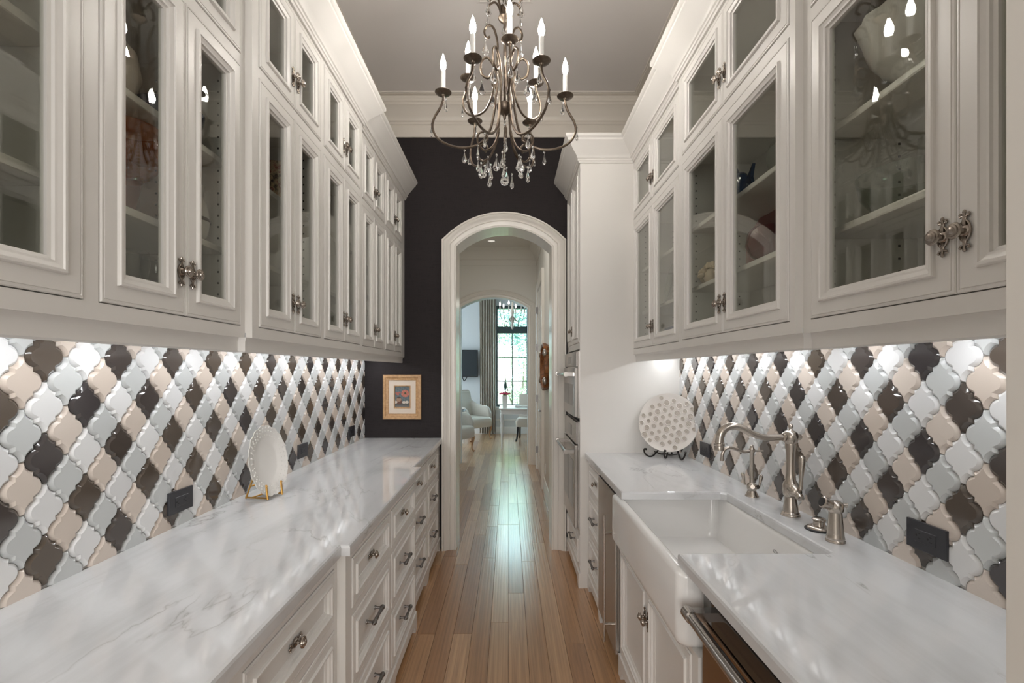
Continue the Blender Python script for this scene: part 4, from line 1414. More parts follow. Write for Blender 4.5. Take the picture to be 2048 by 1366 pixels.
# column, hubs, chain, canopy
m = MB().lathe([(0.0005, 2.625), (0.006, 2.632), (0.007, 2.645), (0.012, 2.652), (0.026, 2.662), (0.036, 2.680), (0.038, 2.695), (0.030, 2.702), (0.012, 2.708), (0.0062, 2.72), (0.0062, 3.070),
               (0.010, 3.078), (0.024, 3.088), (0.031, 3.098), (0.027, 3.108), (0.016, 3.116), (0.020, 3.128), (0.021, 3.150), (0.012, 3.160), (0.007, 3.170), (0.010, 3.180), (0.004, 3.186), (0.0005, 3.188)], 20)
m.v = [(x, y, z - HZ) for x, y, z in m.v]
m.build('column', 'bronze', ch)
link = MB().tube(smooth_path([(0, 0, 0.0), (0.008, 0, 0.008), (0.008, 0, 0.026), (0, 0, 0.034), (-0.008, 0, 0.026), (-0.008, 0, 0.008)], 4, closed=True), 0.0022, 6, closed=True).mesh('chain_link', 'bronze')
z = 3.178
k = 0
while z < ZC - 0.05:
    put('chain_link', link, ch, (0, 0, Z(z)), (0, 0, R(90) * (k % 2) + 0.3))
    z += 0.0285
    k += 1
MB().lathe([(0.0605, 0.0), (0.060, -0.006), (0.050, -0.014), (0.028, -0.024), (0.010, -0.032), (0.006, -0.048), (0.001, -0.050)], 24).build('canopy', 'bronze', ch)
# bead strand and ball
bead = MB().ball((0, 0, 0), 0.0062, 8).mesh('bead', 'crystal', smooth=15)
z = 2.618
while z > 2.375:
    put('bead', bead, ch, (0, 0, Z(z)))
    z -= 0.0155
MB().ball((0, 0, 0), 0.0205, 14).build('crystal_ball', 'crystal', ch, (0, 0, Z(2.345)), smooth=12)
MB().tube([(0, 0, Z(2.63)), (0, 0, Z(2.36))], 0.0008, 5).build('bead_wire', 'nickel', ch)

# ------------------------------------------------------------------ things inside the glass cabinets
def single(mb, name, m, label, cat, loc, rz=0, group=None, **kw):
    o = mb.build(name, m, None, loc, (0, 0, rz), **kw)
    return tag(o, label, cat, group)


B0 = 1.608


def vessel(prof, th=0.003):
    """closed thin-walled vessel from an outer profile"""
    inner = [(max(r - th, 0.0006), z + (th if i == 0 else 0)) for i, (r, z) in enumerate(prof)]
    inner[0] = (0.0006, prof[0][1] + th)
    return [(0.0006, prof[0][1])] + prof + list(reversed(inner[1:])) + [inner[0]]


v = thing('art_glass_vase', 'orange art glass vase on a pink tapered foot behind the glass door', 'vase', (-1.02, 1.27, 1.86))
MB().lathe([(0.030, 0), (0.030, 0.004), (0.016, 0.010), (0.014, 0.02), (0.020, 0.05), (0.031, 0.10), (0.034, 0.12)], 24).build('foot', 'pink_glass', v)
MB().lathe(vessel([(0.034, 0.115), (0.055, 0.135), (0.078, 0.165), (0.085, 0.20), (0.078, 0.23), (0.070, 0.245), (0.078, 0.258)]), 28).build('bowl', 'orange_glass', v)
single(MB().lathe([(0.03, 0), (0.055, 0.02), (0.07, 0.06), (0.06, 0.12), (0.03, 0.155), (0.012, 0.165), (0.016, 0.18), (0.0005, 0.19)], 24), 'lidded_jar', 'ceramic_cream', 'domed grey-cream lidded jar above the orange vase', 'jar', (-0.985, 1.165, 2.14))
single(MB().lathe(vessel([(0.035, 0), (0.06, 0.02), (0.085, 0.06), (0.09, 0.085)]), 28), 'glass_bowl', 'blue_glass', 'dark blue glass bowl on the shelf above the orange vase', 'bowl', (-0.99, 1.385, 2.14))
p = thing('white_pitcher', 'white ceramic pitcher with a loop handle behind glass', 'pitcher', (-0.965, 1.440, 1.86))
MB().lathe(vessel([(0.032, 0), (0.045, 0.02), (0.052, 0.06), (0.045, 0.11), (0.034, 0.14), (0.038, 0.17)]), 24).build('jug', 'ceramic', p)
MB().tube(smooth_path([(0, -0.044, 0.05), (0, -0.075, 0.07), (0, -0.078, 0.12), (0, -0.036, 0.15)], 5), 0.005, 8).build('handle', 'ceramic', p)
MB().lathe([(0.054, 0.060), (0.0545, 0.066), (0.0505, 0.072)], 24, cap=False).build('band', 'brown_tray', p)


def stemware(label, loc, group, s=1.0):
    pr = [(0.032, 0), (0.030, 0.004), (0.006, 0.008), (0.0045, 0.06), (0.010, 0.075), (0.034, 0.10), (0.040, 0.135), (0.036, 0.165)]
    return single(MB().lathe([(r * s, z * s) for r, z in pr], 18, cap=False), 'wine_glass', 'thin_glass', label, 'glass', loc, 0, group)


for y in (1.12, 1.21, 1.30, 1.39):
    stemware('clear stemmed glass below the orange vase', (-0.96, y, B0), 'stemware below the orange vase')
for y in (0.60, 0.70, 0.80):
    stemware('clear stemmed glass in the cabinet at the open end of the left run', (-0.97, y, B0), 'stemware at the open end')
single(MB().box(-0.06, 0.06, -0.045, 0.045, 0, 0.155), 'floral_box', 'floral', 'upright floral patterned keepsake box behind glass', 'box', (-0.945, 1.905, 2.14), R(12), bevel=(0.003, lambda e: True, 1))
single(MB().lathe(vessel([(0.03, 0), (0.05, 0.03), (0.06, 0.08), (0.04, 0.13), (0.05, 0.16)]), 24), 'ginger_vase', 'ceramic', 'white vase behind the glass next to the floral box cabinet', 'vase', (-0.96, 2.42, 1.86))
for y in (2.25, 2.36, 2.47, 2.58):
    stemware('clear stemmed glass below the white vase', (-0.95, y, B0), 'stemware below the white vase')
single(MB().lathe(vessel([(0.03, 0), (0.06, 0.02), (0.09, 0.05), (0.10, 0.08)]), 28), 'serving_bowl', 'ceramic', 'white serving bowl in the second cabinet from the black wall', 'bowl', (-0.985, 3.0, 1.86))
single(MB().lathe(vessel([(0.03, 0), (0.04, 0.03), (0.045, 0.10), (0.03, 0.16), (0.035, 0.19)]), 24), 'tall_vase', 'mauve', 'dark red vase in the cabinet against the black wall', 'vase', (-0.97, 3.42, 1.86))

big = thing('footed_bowl', 'large milky white footed bowl with a scalloped rim on the upper shelf', 'bowl', (1.005, 1.165, 2.14))
MB().lathe(vessel([(0.05, 0), (0.045, 0.01), (0.025, 0.03), (0.03, 0.045), (0.07, 0.075), (0.10, 0.12), (0.115, 0.17), (0.125, 0.20)], 0.004), 48, ripple=lambda a, z: 0.035 * max(0, (z - 0.1) / 0.1) * math.cos(12 * a)).build('bowl_body', 'ceramic', big)
single(MB().lathe(vessel([(0.04, 0), (0.07, 0.01), (0.10, 0.05), (0.11, 0.10)]), 28), 'mixing_bowl', 'thin_glass', 'clear glass bowl on the shelf under the white footed bowl', 'bowl', (0.995, 1.18, 1.86))
for i, y in enumerate((0.92, 1.01)):
    stemware('clear stemmed glass beside the clear glass bowl', (0.96, y, 1.86), 'stemware beside the clear bowl', 1.05)
for i in range(4):
    single(MB().lathe([(0.030, 0), (0.055, 0.004), (0.057, 0.006), (0.03, 0.004), (0.0005, 0.003)], 28), 'saucer', 'brown_tray', 'dark brown saucer in the stack under the clear glass bowl', 'saucer', (0.935, 1.255, B0 + i * 0.0062), 0, 'stack of dark saucers')
single(MB().lathe([(0.0005, 0), (0.05, 0.003), (0.062, 0.008), (0.05, 0.012), (0.0005, 0.010)], 28), 'glass_disc', 'thin_glass', 'clear glass disc under the clear glass bowl', 'dish', (0.94, 1.10, B0))
f = thing('glass_fish', 'deep blue glass fish with a raised tail behind glass', 'figurine', (0.925, 1.93, 2.14), R(90))
MB().ball((0, 0, 0.062), 0.062, 20, (1.5, 0.5, 1)).build('fish_body', 'blue_glass', f)
MB().prism([(-0.085, 0.06), (-0.14, 0.11), (-0.125, 0.065), (-0.145, 0.02)], -0.006, 0.006).build('tail_fin', 'blue_glass', f)
MB().prism([(-0.03, 0.11), (0.0, 0.15), (0.03, 0.115)], -0.005, 0.005).build('top_fin', 'blue_glass', f)
single(MB().lathe([(0.03, 0), (0.055, 0.006), (0.085, 0.014), (0.098, 0.022), (0.096, 0.024), (0.05, 0.012), (0.0005, 0.008)], 36), 'glass_charger', 'thin_glass', 'clear rippled glass charger standing beside the blue fish', 'plate', (0.985, 1.63, 2.24), 0).rotation_euler = (R(0), R(-78), R(20))
single(MB().lathe(vessel([(0.03, 0), (0.06, 0.02), (0.078, 0.06), (0.070, 0.105), (0.058, 0.12)]), 30), 'glazed_bowl', 'mauve', 'dark oxblood glazed bowl on the shelf below the blue fish', 'bowl', (0.935, 1.705, 1.86))
single(MB().lathe([(0.0005, 0), (0.05, 0), (0.10, 0.01), (0.135, 0.03), (0.138, 0.034), (0.10, 0.016), (0.0005, 0.008)], 40), 'red_charger', 'red_glaze', 'large red glazed charger leaning behind the oxblood bowl', 'plate', (1.085, 1.96, 1.995)).rotation_euler = (0, R(-80), 0)
sh = MB()
srnd = random.Random(4)
for k in range(26):
    a, e = srnd.uniform(0, 2 * PI), srnd.uniform(0.05, 1.45)
    q = (0.042 * math.cos(a) * math.cos(e), 0.055 * math.sin(a) * math.cos(e), 0.014 + 0.065 * math.sin(e))
    sh.ball(q, srnd.uniform(0.011, 0.018), 8, (1, 1, srnd.uniform(0.7, 1.2)))
sh.ball((0, 0, 0.03), 0.035, 10)
single(sh, 'shell_ornament', 'shell', 'cream shell cluster ornament behind glass', 'ornament', (0.905, 2.125, 1.8605))
single(MB().lathe([(0.0005, 0), (0.04, 0), (0.08, 0.006), (0.105, 0.018), (0.104, 0.021), (0.07, 0.011), (0.0005, 0.006)], 36), 'serving_tray', 'brown_tray', 'dark round tray on the cabinet floor below the oxblood bowl', 'tray', (0.955, 1.75, B0))
g = single(MB().lathe([(0.02, 0), (0.06, 0.004), (0.10, 0.014), (0.115, 0.024), (0.113, 0.026), (0.06, 0.010), (0.0005, 0.006)], 40, ripple=lambda a, z: 0.03 * math.cos(16 * a)), 'cut_glass_plate', 'thin_glass', 'cut crystal plate standing in the cabinet beside the oven cabinet', 'plate', (0.965, 2.79, 1.975))
g.rotation_euler = (0, R(-80), R(-10))
single(MB().box(-0.015, 0.015, -0.07, 0.07, 0, 0.105), 'blue_book', 'blue_cover', 'blue book standing on the cabinet floor beside the oven cabinet', 'book', (0.925, 2.70, B0))
single(MB().lathe(vessel([(0.03, 0), (0.034, 0.03), (0.034, 0.08), (0.036, 0.09)]), 20), 'tumbler', 'brown_tray', 'small dark tumbler next to the blue book', 'tumbler', (0.92, 2.86, B0))

# ------------------------------------------------------------------ hall: door, mirror, recessed lamp
DY0, DY1 = 5.95, 7.03
DHT = 2.62
dr = thing('door_1', 'white panelled door in the right wall of the hall', 'door', (HR, DY1, 0), R(-90))
dr['kind'] = 'structure'
W = DY1 - DY0
MB().box(0, W, -0.004, 0.0, 0.008, DHT).build('door_slab', 'trim', dr, smooth=0)
for (z0, z1) in ((0.22, 0.85), (1.02, 1.85), (2.0, DHT - 0.14)):
    for (x0, x1) in ((0.12, W / 2 - 0.05), (W / 2 + 0.05, W - 0.12)):
        put('door_panel', door_mesh('panel', x1 - x0, z1 - z0, 'trim'), dr, (x0, 0.004, z0))
cs = MB()
for d in (0,):
    prof = [(-0.0, 0.0), (-0.0, 0.020), (-0.03, 0.024), (-0.06, 0.030), (-0.09, 0.034), (-0.10, 0.034), (-0.10, 0.0)]
    lo = []
    for dd, h in prof:
        lo.append([(dd, -h, 0), (dd, -h, DHT + 0.01 - dd), (W - dd, -h, DHT + 0.01 - dd), (W - dd, -h, 0)])
    n4 = 4
    vv = [p for l in lo for p in l]
    ff = []
    for i in range(len(lo) - 1):
        for k in range(3):
            ff.append((i * 4 + k, i * 4 + k + 1, (i + 1) * 4 + k + 1, (i + 1) * 4 + k))
    cs.add(vv, ff)
cs.build('door_casing', 'trim', dr, smooth=0)
for z in (0.30, 1.05, 1.30 + 0.50, 2.35):
    MB().box(0.012, 0.030, -0.034, -0.004, z - 0.05, z + 0.05).build('hinge', 'pewter', dr, smooth=0)
MB().lathe([(0.026, 0), (0.026, 0.006), (0.012, 0.010), (0.010, 0.045)], 16, Matrix.Translation((W - 0.07, -0.004, 0.95)) @ Matrix.Rotation(R(90), 4, 'X')).tube([(W - 0.07, -0.050, 0.95), (W - 0.18, -0.052, 0.95)], 0.008, 8).build('lever_handle', 'pewter', dr)

mr = thing('burl_tray', 'shaped burl wood tray with silver mounts hung on the hall wall', 'tray', (HR, 5.34, 1.505), R(-90))
pts = []
for k in range(48):
    a = 2 * PI * k / 48
    rx, rz_ = 0.33, 0.245
    e = 1 + 0.06 * math.cos(4 * a) + 0.035 * math.cos(12 * a)
    x = rx * e * math.copysign(abs(math.cos(a)) ** 0.6, math.cos(a))
    z = rz_ * e * math.copysign(abs(math.sin(a)) ** 0.6, math.sin(a))
    pts.append((x, z))
MB().rings([[(x * 0.94, 0, z * 0.94) for x, z in pts], [(x, -0.03, z) for x, z in pts], [(x, -0.058, z) for x, z in pts], [(x * 0.95, -0.066, z * 0.95) for x, z in pts], [(x * 0.90, -0.058, z * 0.90) for x, z in pts], [(x * 0.86, -0.022, z * 0.86) for x, z in pts]]).build('tray_body', 'burl', mr, smooth=30)
for sx in (-1, 1):
    for sz in (-1, 1):
        MB().ball((0.325 * sx, -0.060, 0.15 * sz), 0.024, 10, (0.9, 0.9, 1.8)).build('silver_mount', 'steel', mr)
t = thing('recessed_lamp', 'round recessed lamp in the hall ceiling', 'light', (-0.25, 6.95, 3.36))
MB().lathe([(0.075, 0.0), (0.075, -0.005), (0.055, -0.006), (0.050, -0.001)], 24).build('trim_ring', 'white_lacquer', t)
MB().lathe([(0.050, -0.0015), (0.001, -0.0018)], 24).build('lens', 'canlens', t)
sw = thing('wall_switch', 'small white wall switch beside the hall door', 'switch', (HR, 5.62, 0.30), R(-90))
MB().box(-0.035, 0.035, -0.006, 0, -0.057, 0.057).build('cover_plate', 'white_lacquer', sw, smooth=0)
MB().box(-0.016, 0.016, -0.009, -0.005, -0.032, 0.032).build('rocker', 'white_lacquer', sw, smooth=0)

# ------------------------------------------------------------------ breakfast room window
wn = thing('window_1', 'tall dark teal framed window with six lower panes and a transom', 'window', (WX0, RY, WZ0))
wn['kind'] = 'structure'
W, H = WX1 - WX0, WZ1 - WZ0
TB0, TB1 = 1.70, 1.86               # transom bar above the sill
f = MB().box(0, 0.035, 0.02, 0.12, 0, H).box(W - 0.035, W, 0.02, 0.12, 0, H).box(0.035, W - 0.035, 0.02, 0.12, 0, 0.05).box(0.035, W - 0.035, 0.02, 0.12, H - 0.07, H)
f.build('window_frame', 'teal_frame', wn, smooth=0)
MB().box(0.035, W - 0.035, 0.015, 0.12, TB0, TB1).build('transom_bar', 'teal_frame', wn, bevel=(0.01, lambda e: all(v.co.y < 0.02 for v in e.verts), 1))
MB().box(W / 2 - 0.011, W / 2 + 0.011, 0.05, 0.085, 0.05, TB0).build('muntin', 'teal_frame', wn, smooth=0)
MB().box(W / 2 - 0.011, W / 2 + 0.011, 0.05, 0.085, TB1, H - 0.07).build('muntin', 'teal_frame', wn, smooth=0)
for z in (0.59, 1.14):
    MB().box(0.035, W - 0.035, 0.052, 0.083, z - 0.011, z + 0.011).build('muntin', 'teal_frame', wn, smooth=0)
for (x0, x1) in ((0.035, W / 2 - 0.011), (W / 2 + 0.011, W - 0.035)):
    for (z0, z1) in ((0.05, 0.579), (0.601, 1.129), (1.151, TB0), (TB1, H - 0.07)):
        MB().box(x0, x1, 0.066, 0.070, z0, z1).build('pane', 'pane', wn, smooth=0)
MB().box(-0.04, W + 0.04, -0.06, 0.02, -0.03, 0.0).build('window_sill', 'white_lacquer', wn, smooth=0)

# curtain with folds
cu = MB()
NC = 90
x0, x1 = -0.66, -0.300
loops = []
for z in (0.02, 1.0, 2.0, 3.25):
    lp_ = []
    for k in range(NC + 1):
        u = k / NC
        xx = x0 + (x1 - x0) * u + 0.006 * math.sin(z * 1.3 + u * 9)
        yy = RY - 0.11 + 0.045 * math.sin(u * 2 * PI * 6.5) + 0.012 * math.sin(u * 2 * PI * 13 + z)
        lp_.append((xx, yy, z))
    back = [(x, y + 0.006, z_) for x, y, z_ in reversed(lp_)]
    loops.append(lp_ + back)
cu.rings(loops)
ct = thing('curtain', 'floor-length taupe curtain gathered beside the tall window', 'curtain', (0, 0, 0))
cu.build('drape', 'curtain', ct, smooth=80)
MB().tube([(-0.80, RY - 0.10, 3.27), (0.75, RY - 0.10, 3.27)], 0.014, 10).build('curtain_rod', 'iron', ct)

# wall-mounted television
tv = thing('television', 'flat black television on a wall arm left of the curtain', 'television', (-1.24, RY - 0.004, 1.62))
MB().box(-0.54, 0.54, -0.17, -0.13, -0.31, 0.31).build('bezel', 'rubber', tv, bevel=(0.006, lambda e: True, 1))
MB().box(-0.525, 0.525, -0.1715, -0.1695, -0.285, 0.298).build('screen', 'tv', tv, smooth=0)
MB().box(-0.12, 0.12, -0.012, 0, -0.16, 0.16).tube([(0, -0.035, 0), (0.10, -0.08, 0), (0, -0.125, 0)], 0.02, 8).build('wall_arm', 'rubber', tv)
MB().tube(smooth_path([(0.18, -0.14, -0.30), (0.22, -0.10, -0.40), (0.26, -0.12, -0.36), (0.30, -0.13, -0.30)], 5), 0.010, 8).build('cable', 'rubber', tv)


# upholstered armchairs
def cabriole(x, y, s=1.0, out=(1, -1)):
    ox, oy = out
    return smooth_path([(x, y, 0.32), (x + 0.022 * ox, y + 0.022 * oy, 0.25), (x + 0.004 * ox, y + 0.004 * oy, 0.13), (x + 0.006 * ox, y + 0.006 * oy, 0.05), (x + 0.030 * ox, y + 0.030 * oy, 0.013)], 5)


def armchair(loc, rz, label):
    t = thing('armchair', label, 'armchair', loc, rz, 'cream armchairs in the breakfast room')
    # faces -y
    seat = MB()
    seat.rings([rrect(-0.31, 0.31, -0.34, 0.30, 0.06, 0.27), rrect(-0.32, 0.32, -0.35, 0.30, 0.07, 0.34), rrect(-0.315, 0.315, -0.345, 0.30, 0.07, 0.44), rrect(-0.28, 0.28, -0.31, 0.28, 0.06, 0.475), rrect(-0.15, 0.15, -0.18, 0.2, 0.05, 0.485)])
    seat.build('seat', 'upholstery', t, smooth=60)
    bk = MB()
    lo = []
    for z, y0, y1, hw in ((0.30, 0.24, 0.36, 0.31), (0.55, 0.26, 0.39, 0.325), (0.80, 0.30, 0.42, 0.33), (0.98, 0.335, 0.44, 0.32), (1.03, 0.36, 0.43, 0.29)):
        lo.append(rrect(-hw, hw, y0, y1, 0.045, z))
    bk.rings(lo).build('backrest', 'upholstery', t, smooth=60)
    for s in (-1, 1):
        a = MB()
        lo = []
        for y, z, r in ((0.30, 0.74, 0.055), (0.15, 0.67, 0.055), (0.0, 0.655, 0.055), (-0.14, 0.645, 0.055), (-0.22, 0.60, 0.050), (-0.27, 0.50, 0.04)):
            lo.append([(s * (0.325 + r * math.cos(k * PI / 6)), y, z + r * math.sin(k * PI / 6) if k <= 6 else 0.42) for k in range(7)] + [(s * (0.325 - r * 0.9), y, 0.36), (s * (0.325 + r * 0.7), y, 0.30)])
        a.rings(lo)
        a.build('armrest', 'upholstery', t, smooth=60)
        p = cabriole(0.27 * s, -0.29, out=(s, -1))
        MB().tube(p, [0.036 - 0.024 * min(1, i / 12) + (0.009 if i > len(p) - 4 else 0) for i in range(len(p))], 10).build('leg', 'oak_leg', t)
        MB().tube([(0.25 * s, 0.28, 0.30), (0.255 * s, 0.31, 0.15), (0.26 * s, 0.37, 0.0)], [0.026, 0.021, 0.016], 8).build('leg', 'oak_leg', t)
    return t


armchair((-0.80, 10.10, 0), R(48), 'cream winged armchair with honey cabriole legs nearer the curtain')
armchair((-1.04, 8.42, 0), R(62), 'cream armchair with honey cabriole legs by the second arch')
st = thing('side_table', 'small grey painted side table between the armchairs', 'table', (-1.06, 9.35, 0))
MB().box(-0.20, 0.20, -0.20, 0.20, 0.66, 0.69).build('tabletop', 'steel_side', st, bevel=(0.008, lambda e: True, 2))
MB().box(-0.17, 0.17, -0.17, 0.17, 0.55, 0.66).build('apron', 'white_lacquer', st, smooth=0)
for sx in (-1, 1):
    for sy in (-1, 1):
        MB().tube([(0.15 * sx, 0.15 * sy, 0.56), (0.155 * sx, 0.155 * sy, 0.0)], [0.022, 0.012], 8).build('leg', 'white_lacquer', st)

# desk
dk = thing('writing_desk', 'white lacquered writing desk with turned legs under the window', 'desk', (0.30, 9.25, 0))
MB().box(-0.48, 0.48, -0.42, 0.42, 0.725, 0.755).build('desktop', 'white_lacquer', dk, bevel=(0.006, lambda e: True, 2))
MB().box(-0.44, 0.44, -0.38, 0.38, 0.64, 0.725).build('apron', 'white_lacquer', dk, smooth=0)
for sx in (-1, 1):
    for sy in (-1, 1):
        MB().lathe([(0.012, 0), (0.016, 0.03), (0.012, 0.05), (0.020, 0.25), (0.026, 0.45), (0.020, 0.47), (0.032, 0.50), (0.032, 0.53), (0.024, 0.56), (0.036, 0.59), (0.036, 0.65)], 16, Matrix.Translation((0.425 * sx, 0.365 * sy, 0))).build('leg', 'white_lacquer', dk)
vz = thing('flower_vase', 'white square vase of pink roses on the writing desk', 'vase', (-0.070, 9.02, 0.755))
MB().rings([rrect(-0.040, 0.040, -0.040, 0.040, 0.006, 0.0), rrect(-0.052, 0.052, -0.052, 0.052, 0.008, 0.235), rrect(-0.046, 0.046, -0.046, 0.046, 0.006, 0.235), rrect(-0.036, 0.036, -0.036, 0.036, 0.006, 0.02)]).build('vase_body', 'ceramic', vz, smooth=30)
frn = random.Random(9)
for k in range(11):
    a = k * 2.4
    r = 0.032 * math.sqrt(k + 0.4)
    m = MB()
    for q in range(5):
        aa = q * 1.257
        m.ball((0.010 * math.cos(aa), 0.010 * math.sin(aa), 0), 0.016, 8, (1, 1, 0.9))
    m.ball((0, 0, 0.008), 0.014, 8)
    m.build('rose', 'pink', vz, (min(r, 0.10) * math.cos(a), min(r, 0.10) * math.sin(a), 0.285 - 0.25 * r))
MB().tube([(0, 0, 0.20), (0, 0, 0.27)], [0.02, 0.05], 8).build('stems', 'leaf', vz)
single(MB().lathe([(0.03, 0), (0.03, 0.008), (0.010, 0.014), (0.012, 0.30), (0.028, 0.36), (0.034, 0.41), (0.022, 0.46), (0.006, 0.50), (0.010, 0.52), (0.0005, 0.54)], 14), 'finial_ornament', 'glass_green', 'slim dark finial ornament behind the pink roses', 'ornament', (-0.065, 9.50, 0.755))
tr = thing('desk_tray', 'white tray with papers on the writing desk', 'tray', (0.30, 9.15, 0.755))
MB().rings([rrect(-0.17, 0.17, -0.12, 0.12, 0.02, 0.0), rrect(-0.18, 0.18, -0.13, 0.13, 0.02, 0.03), rrect(-0.172, 0.172, -0.122, 0.122, 0.018, 0.03), rrect(-0.165, 0.165, -0.115, 0.115, 0.018, 0.006)]).build('tray_body', 'white_lacquer', tr, smooth=30)
MB().box(-0.14, 0.13, -0.09, 0.08, 0.006, 0.022).build('papers', 'paper', tr, smooth=0)
# side chair tucked at the desk
sc = thing('side_chair', 'white slip-seat chair with black sabre legs at the desk', 'chair', (0.42, 9.97, 0), R(-8))
MB().rings([rrect(-0.24, 0.24, -0.24, 0.24, 0.05, 0.30), rrect(-0.25, 0.25, -0.25, 0.25, 0.06, 0.40), rrect(-0.22, 0.22, -0.22, 0.22, 0.06, 0.47)]).build('seat', 'upholstery', sc, smooth=60)
MB().rings([rrect(-0.23, 0.23, 0.20, 0.26, 0.02, 0.40), rrect(-0.23, 0.23, 0.25, 0.31, 0.02, 0.95)]).build('backrest', 'upholstery', sc, smooth=40)
for sx in (-1, 1):
    MB().tube(smooth_path([(0.20 * sx, -0.20, 0.33), (0.205 * sx, -0.205, 0.20), (0.215 * sx, -0.23, 0.08), (0.235 * sx, -0.27, 0.0)], 4), 0.019, 8).build('leg', 'dark_wood', sc)
    MB().tube(smooth_path([(0.20 * sx, 0.20, 0.33), (0.205 * sx, 0.215, 0.20), (0.21 * sx, 0.25, 0.08), (0.22 * sx, 0.30, 0.0)], 4), 0.019, 8).build('leg', 'dark_wood', sc)

# whitewashed bead chandelier in the breakfast room
c2 = thing('bead_chandelier', 'whitewashed candle chandelier with dark tassels in the breakfast room', 'chandelier', (0.075, 9.35, 3.75))
m = MB().lathe([(0.004, -1.48), (0.020, -1.46), (0.030, -1.40), (0.022, -1.36), (0.040, -1.32), (0.045, -1.28), (0.030, -1.25), (0.025, -1.18), (0.040, -1.14), (0.030, -1.10), (0.018, -1.0), (0.010, -0.90), (0.004, -0.88)], 14)
m.build('turned_column', 'ceramic_cream', c2)
MB().tube([(0, 0, -0.89), (0, 0, 0)], 0.006, 6).build('hanging_rod', 'ceramic_cream', c2)
am = MB().tube(smooth_path([(0.02, 0, -1.22), (0.08, 0, -1.30), (0.15, 0, -1.33), (0.22, 0, -1.27), (0.25, 0, -1.14)], 5), 0.006, 6).mesh('arm', 'pewter')
cd = MB().lathe([(0.022, -1.14), (0.026, -1.13), (0.012, -1.125), (0.012, -1.02), (0.001, -1.02)], 10).mesh('candle_holder', 'ceramic_cream')
bl2 = MB().lathe([(0.008, -1.02), (0.015, -1.00), (0.010, -0.97), (0.0005, -0.945)], 10).mesh('bulb', 'bulb2')
ts = MB().lathe([(0.004, 0), (0.007, -0.01), (0.005, -0.02), (0.010, -0.10), (0.001, -0.10)], 8).mesh('tassel', 'brown_tray')
for k in range(6):
    a = R(14) + k * PI / 3
    put('arm', am, c2, (0, 0, 0), (0, 0, a))
    h = put('candle_holder', cd, c2, (0.25 * math.cos(a), 0.25 * math.sin(a), 0))
    put('bulb', bl2, h)
    put('tassel', ts, c2, (0.16 * math.cos(a), 0.16 * math.sin(a), -1.335))

# ------------------------------------------------------------------ garden outside the window
o = MB().box(-14, 14, RY + 0.2, 40, -0.4, -0.3).build('lawn_ground', 'lawn', smooth=0)
struct(o, 'sunlit lawn outside the window', 'ground')


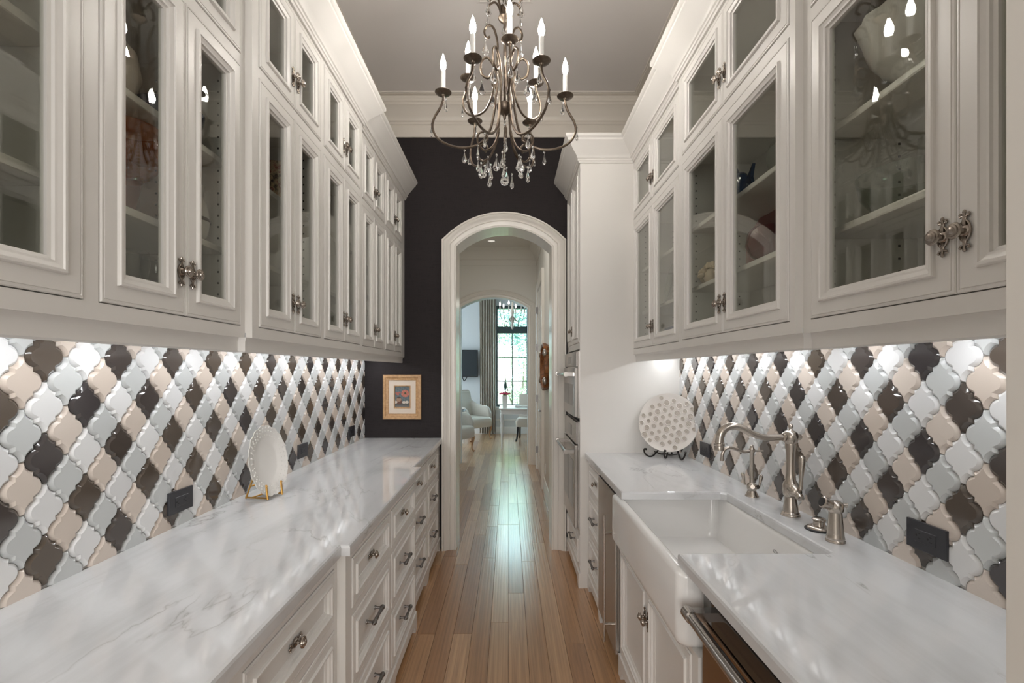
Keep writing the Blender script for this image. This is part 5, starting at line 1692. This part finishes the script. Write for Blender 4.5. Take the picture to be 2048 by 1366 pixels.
def bush(label, loc, rx, ry, rz_, n, m, seed, leaf=0.05, trunk=True, cat='tree', name='garden_tree'):
    rr = random.Random(seed)
    t = thing(name, label, cat, loc)
    mb = MB()
    clumps = [(rr.uniform(-0.6, 0.6) * rx, rr.uniform(-0.6, 0.6) * ry, rz_ * (1.0 + rr.uniform(-0.6, 0.75)), rr.uniform(0.28, 0.5)) for _ in range(16)]
    for _ in range(n):
        cx, cy, cz, cr = rr.choice(clumps)
        v = Vector((rr.gauss(0, 1), rr.gauss(0, 1), rr.gauss(0, 1))).normalized() * rr.uniform(0.6, 1.0)
        p = Vector((cx + v.x * cr * rx, cy + v.y * cr * ry, cz + v.z * cr * rz_))
        d = Vector((rr.uniform(-1, 1), rr.uniform(-1, 1), rr.uniform(-0.6, 0.6))).normalized() * leaf * rr.uniform(0.6, 1.3)
        e = d.cross(Vector((rr.uniform(-1, 1), rr.uniform(-1, 1), rr.uniform(-1, 1)))).normalized() * leaf * 0.38
        mb.add([p - d, p + e, p + d, p - e], [(0, 1, 2, 3)])
    fo = mb.build('foliage', m, t, smooth=0, recalc=False)
    fo['kind'] = 'stuff'
    if trunk:
        for k in range(3):
            a = k * 2.1 + seed
            pts = smooth_path([(0.05 * math.cos(a), 0.05 * math.sin(a), -0.35), (0.15 * rx * math.cos(a), 0.1 * math.sin(a), 0.3 * rz_), (0.4 * rx * math.cos(a), 0.2 * math.sin(a), 0.9 * rz_), (0.5 * rx * math.cos(a), 0.2 * math.sin(a), 1.5 * rz_)], 4)
            MB().tube(pts, [0.035 - 0.025 * i / len(pts) for i in range(len(pts))], 6).build('trunk', 'bark', t)


bush('pale green crape myrtle with bare lower stems just outside the window', (0.25, 13.2, 0), 0.75, 0.5, 1.15, 3600, 'leaf_light', 1, 0.045)
bush('pink-tinged shrub outside the window on the curtain side', (-0.75, 14.4, 0), 0.6, 0.5, 0.95, 2600, 'leaf_pink', 2, 0.045)
bush('dense blue-green tree behind the garden shrubs', (0.5, 17.5, 0), 1.9, 1.0, 2.3, 5200, 'leaf_blue', 3, 0.085)
bush('mid green tree beyond the pink-tinged shrub', (-1.6, 16.5, 0), 1.2, 0.9, 1.7, 4200, 'leaf_mid', 5, 0.08)
bush('tall pale leafy tree far beyond the lawn', (1.0, 21.0, 0), 2.2, 1.0, 3.1, 4800, 'leaf_light', 6, 0.11)
bush('low mid green hedge shrub by the lawn', (0.9, 14.6, 0), 0.8, 0.6, 0.6, 2600, 'leaf_mid', 8, 0.05, False, 'shrub', 'hedge_shrub')


# ------------------------------------------------------------------ unseen windows made up to frame the added fill lamps
def plain_window(name, label, loc, rz_, w_, h_):
    t = thing(name, label, 'window', loc, rz_)
    t['kind'] = 'structure'
    prof = [(-0.08, 0.0), (-0.08, 0.025), (0.0, 0.025), (0.0, 0.0)]
    lo = [[(-w_ / 2 + d, -q, d), (w_ / 2 - d, -q, d), (w_ / 2 - d, -q, h_ - d), (-w_ / 2 + d, -q, h_ - d)] for d, q in prof]
    MB().rings(lo + [lo[0]], False, False).build('window_casing', 'trim', t, smooth=0)
    for k in range(3):
        x0 = -w_ / 2 + k * w_ / 3
        MB().box(x0 + 0.03, x0 + w_ / 3 - 0.03, -0.008, -0.002, 0.03, h_ - 0.03).build('pane', 'pane', t, smooth=0)
    return t


plain_window('added_window_2', 'wide white-cased window added round the fill lamp behind the photographer', (0, -3.395, 0.70), R(180), 3.2, 2.1)
plain_window('added_window_3', 'white-cased window added beside the fill lamp of the breakfast room', (-3.045, 9.4, 0.60), R(90), 2.2, 2.2)
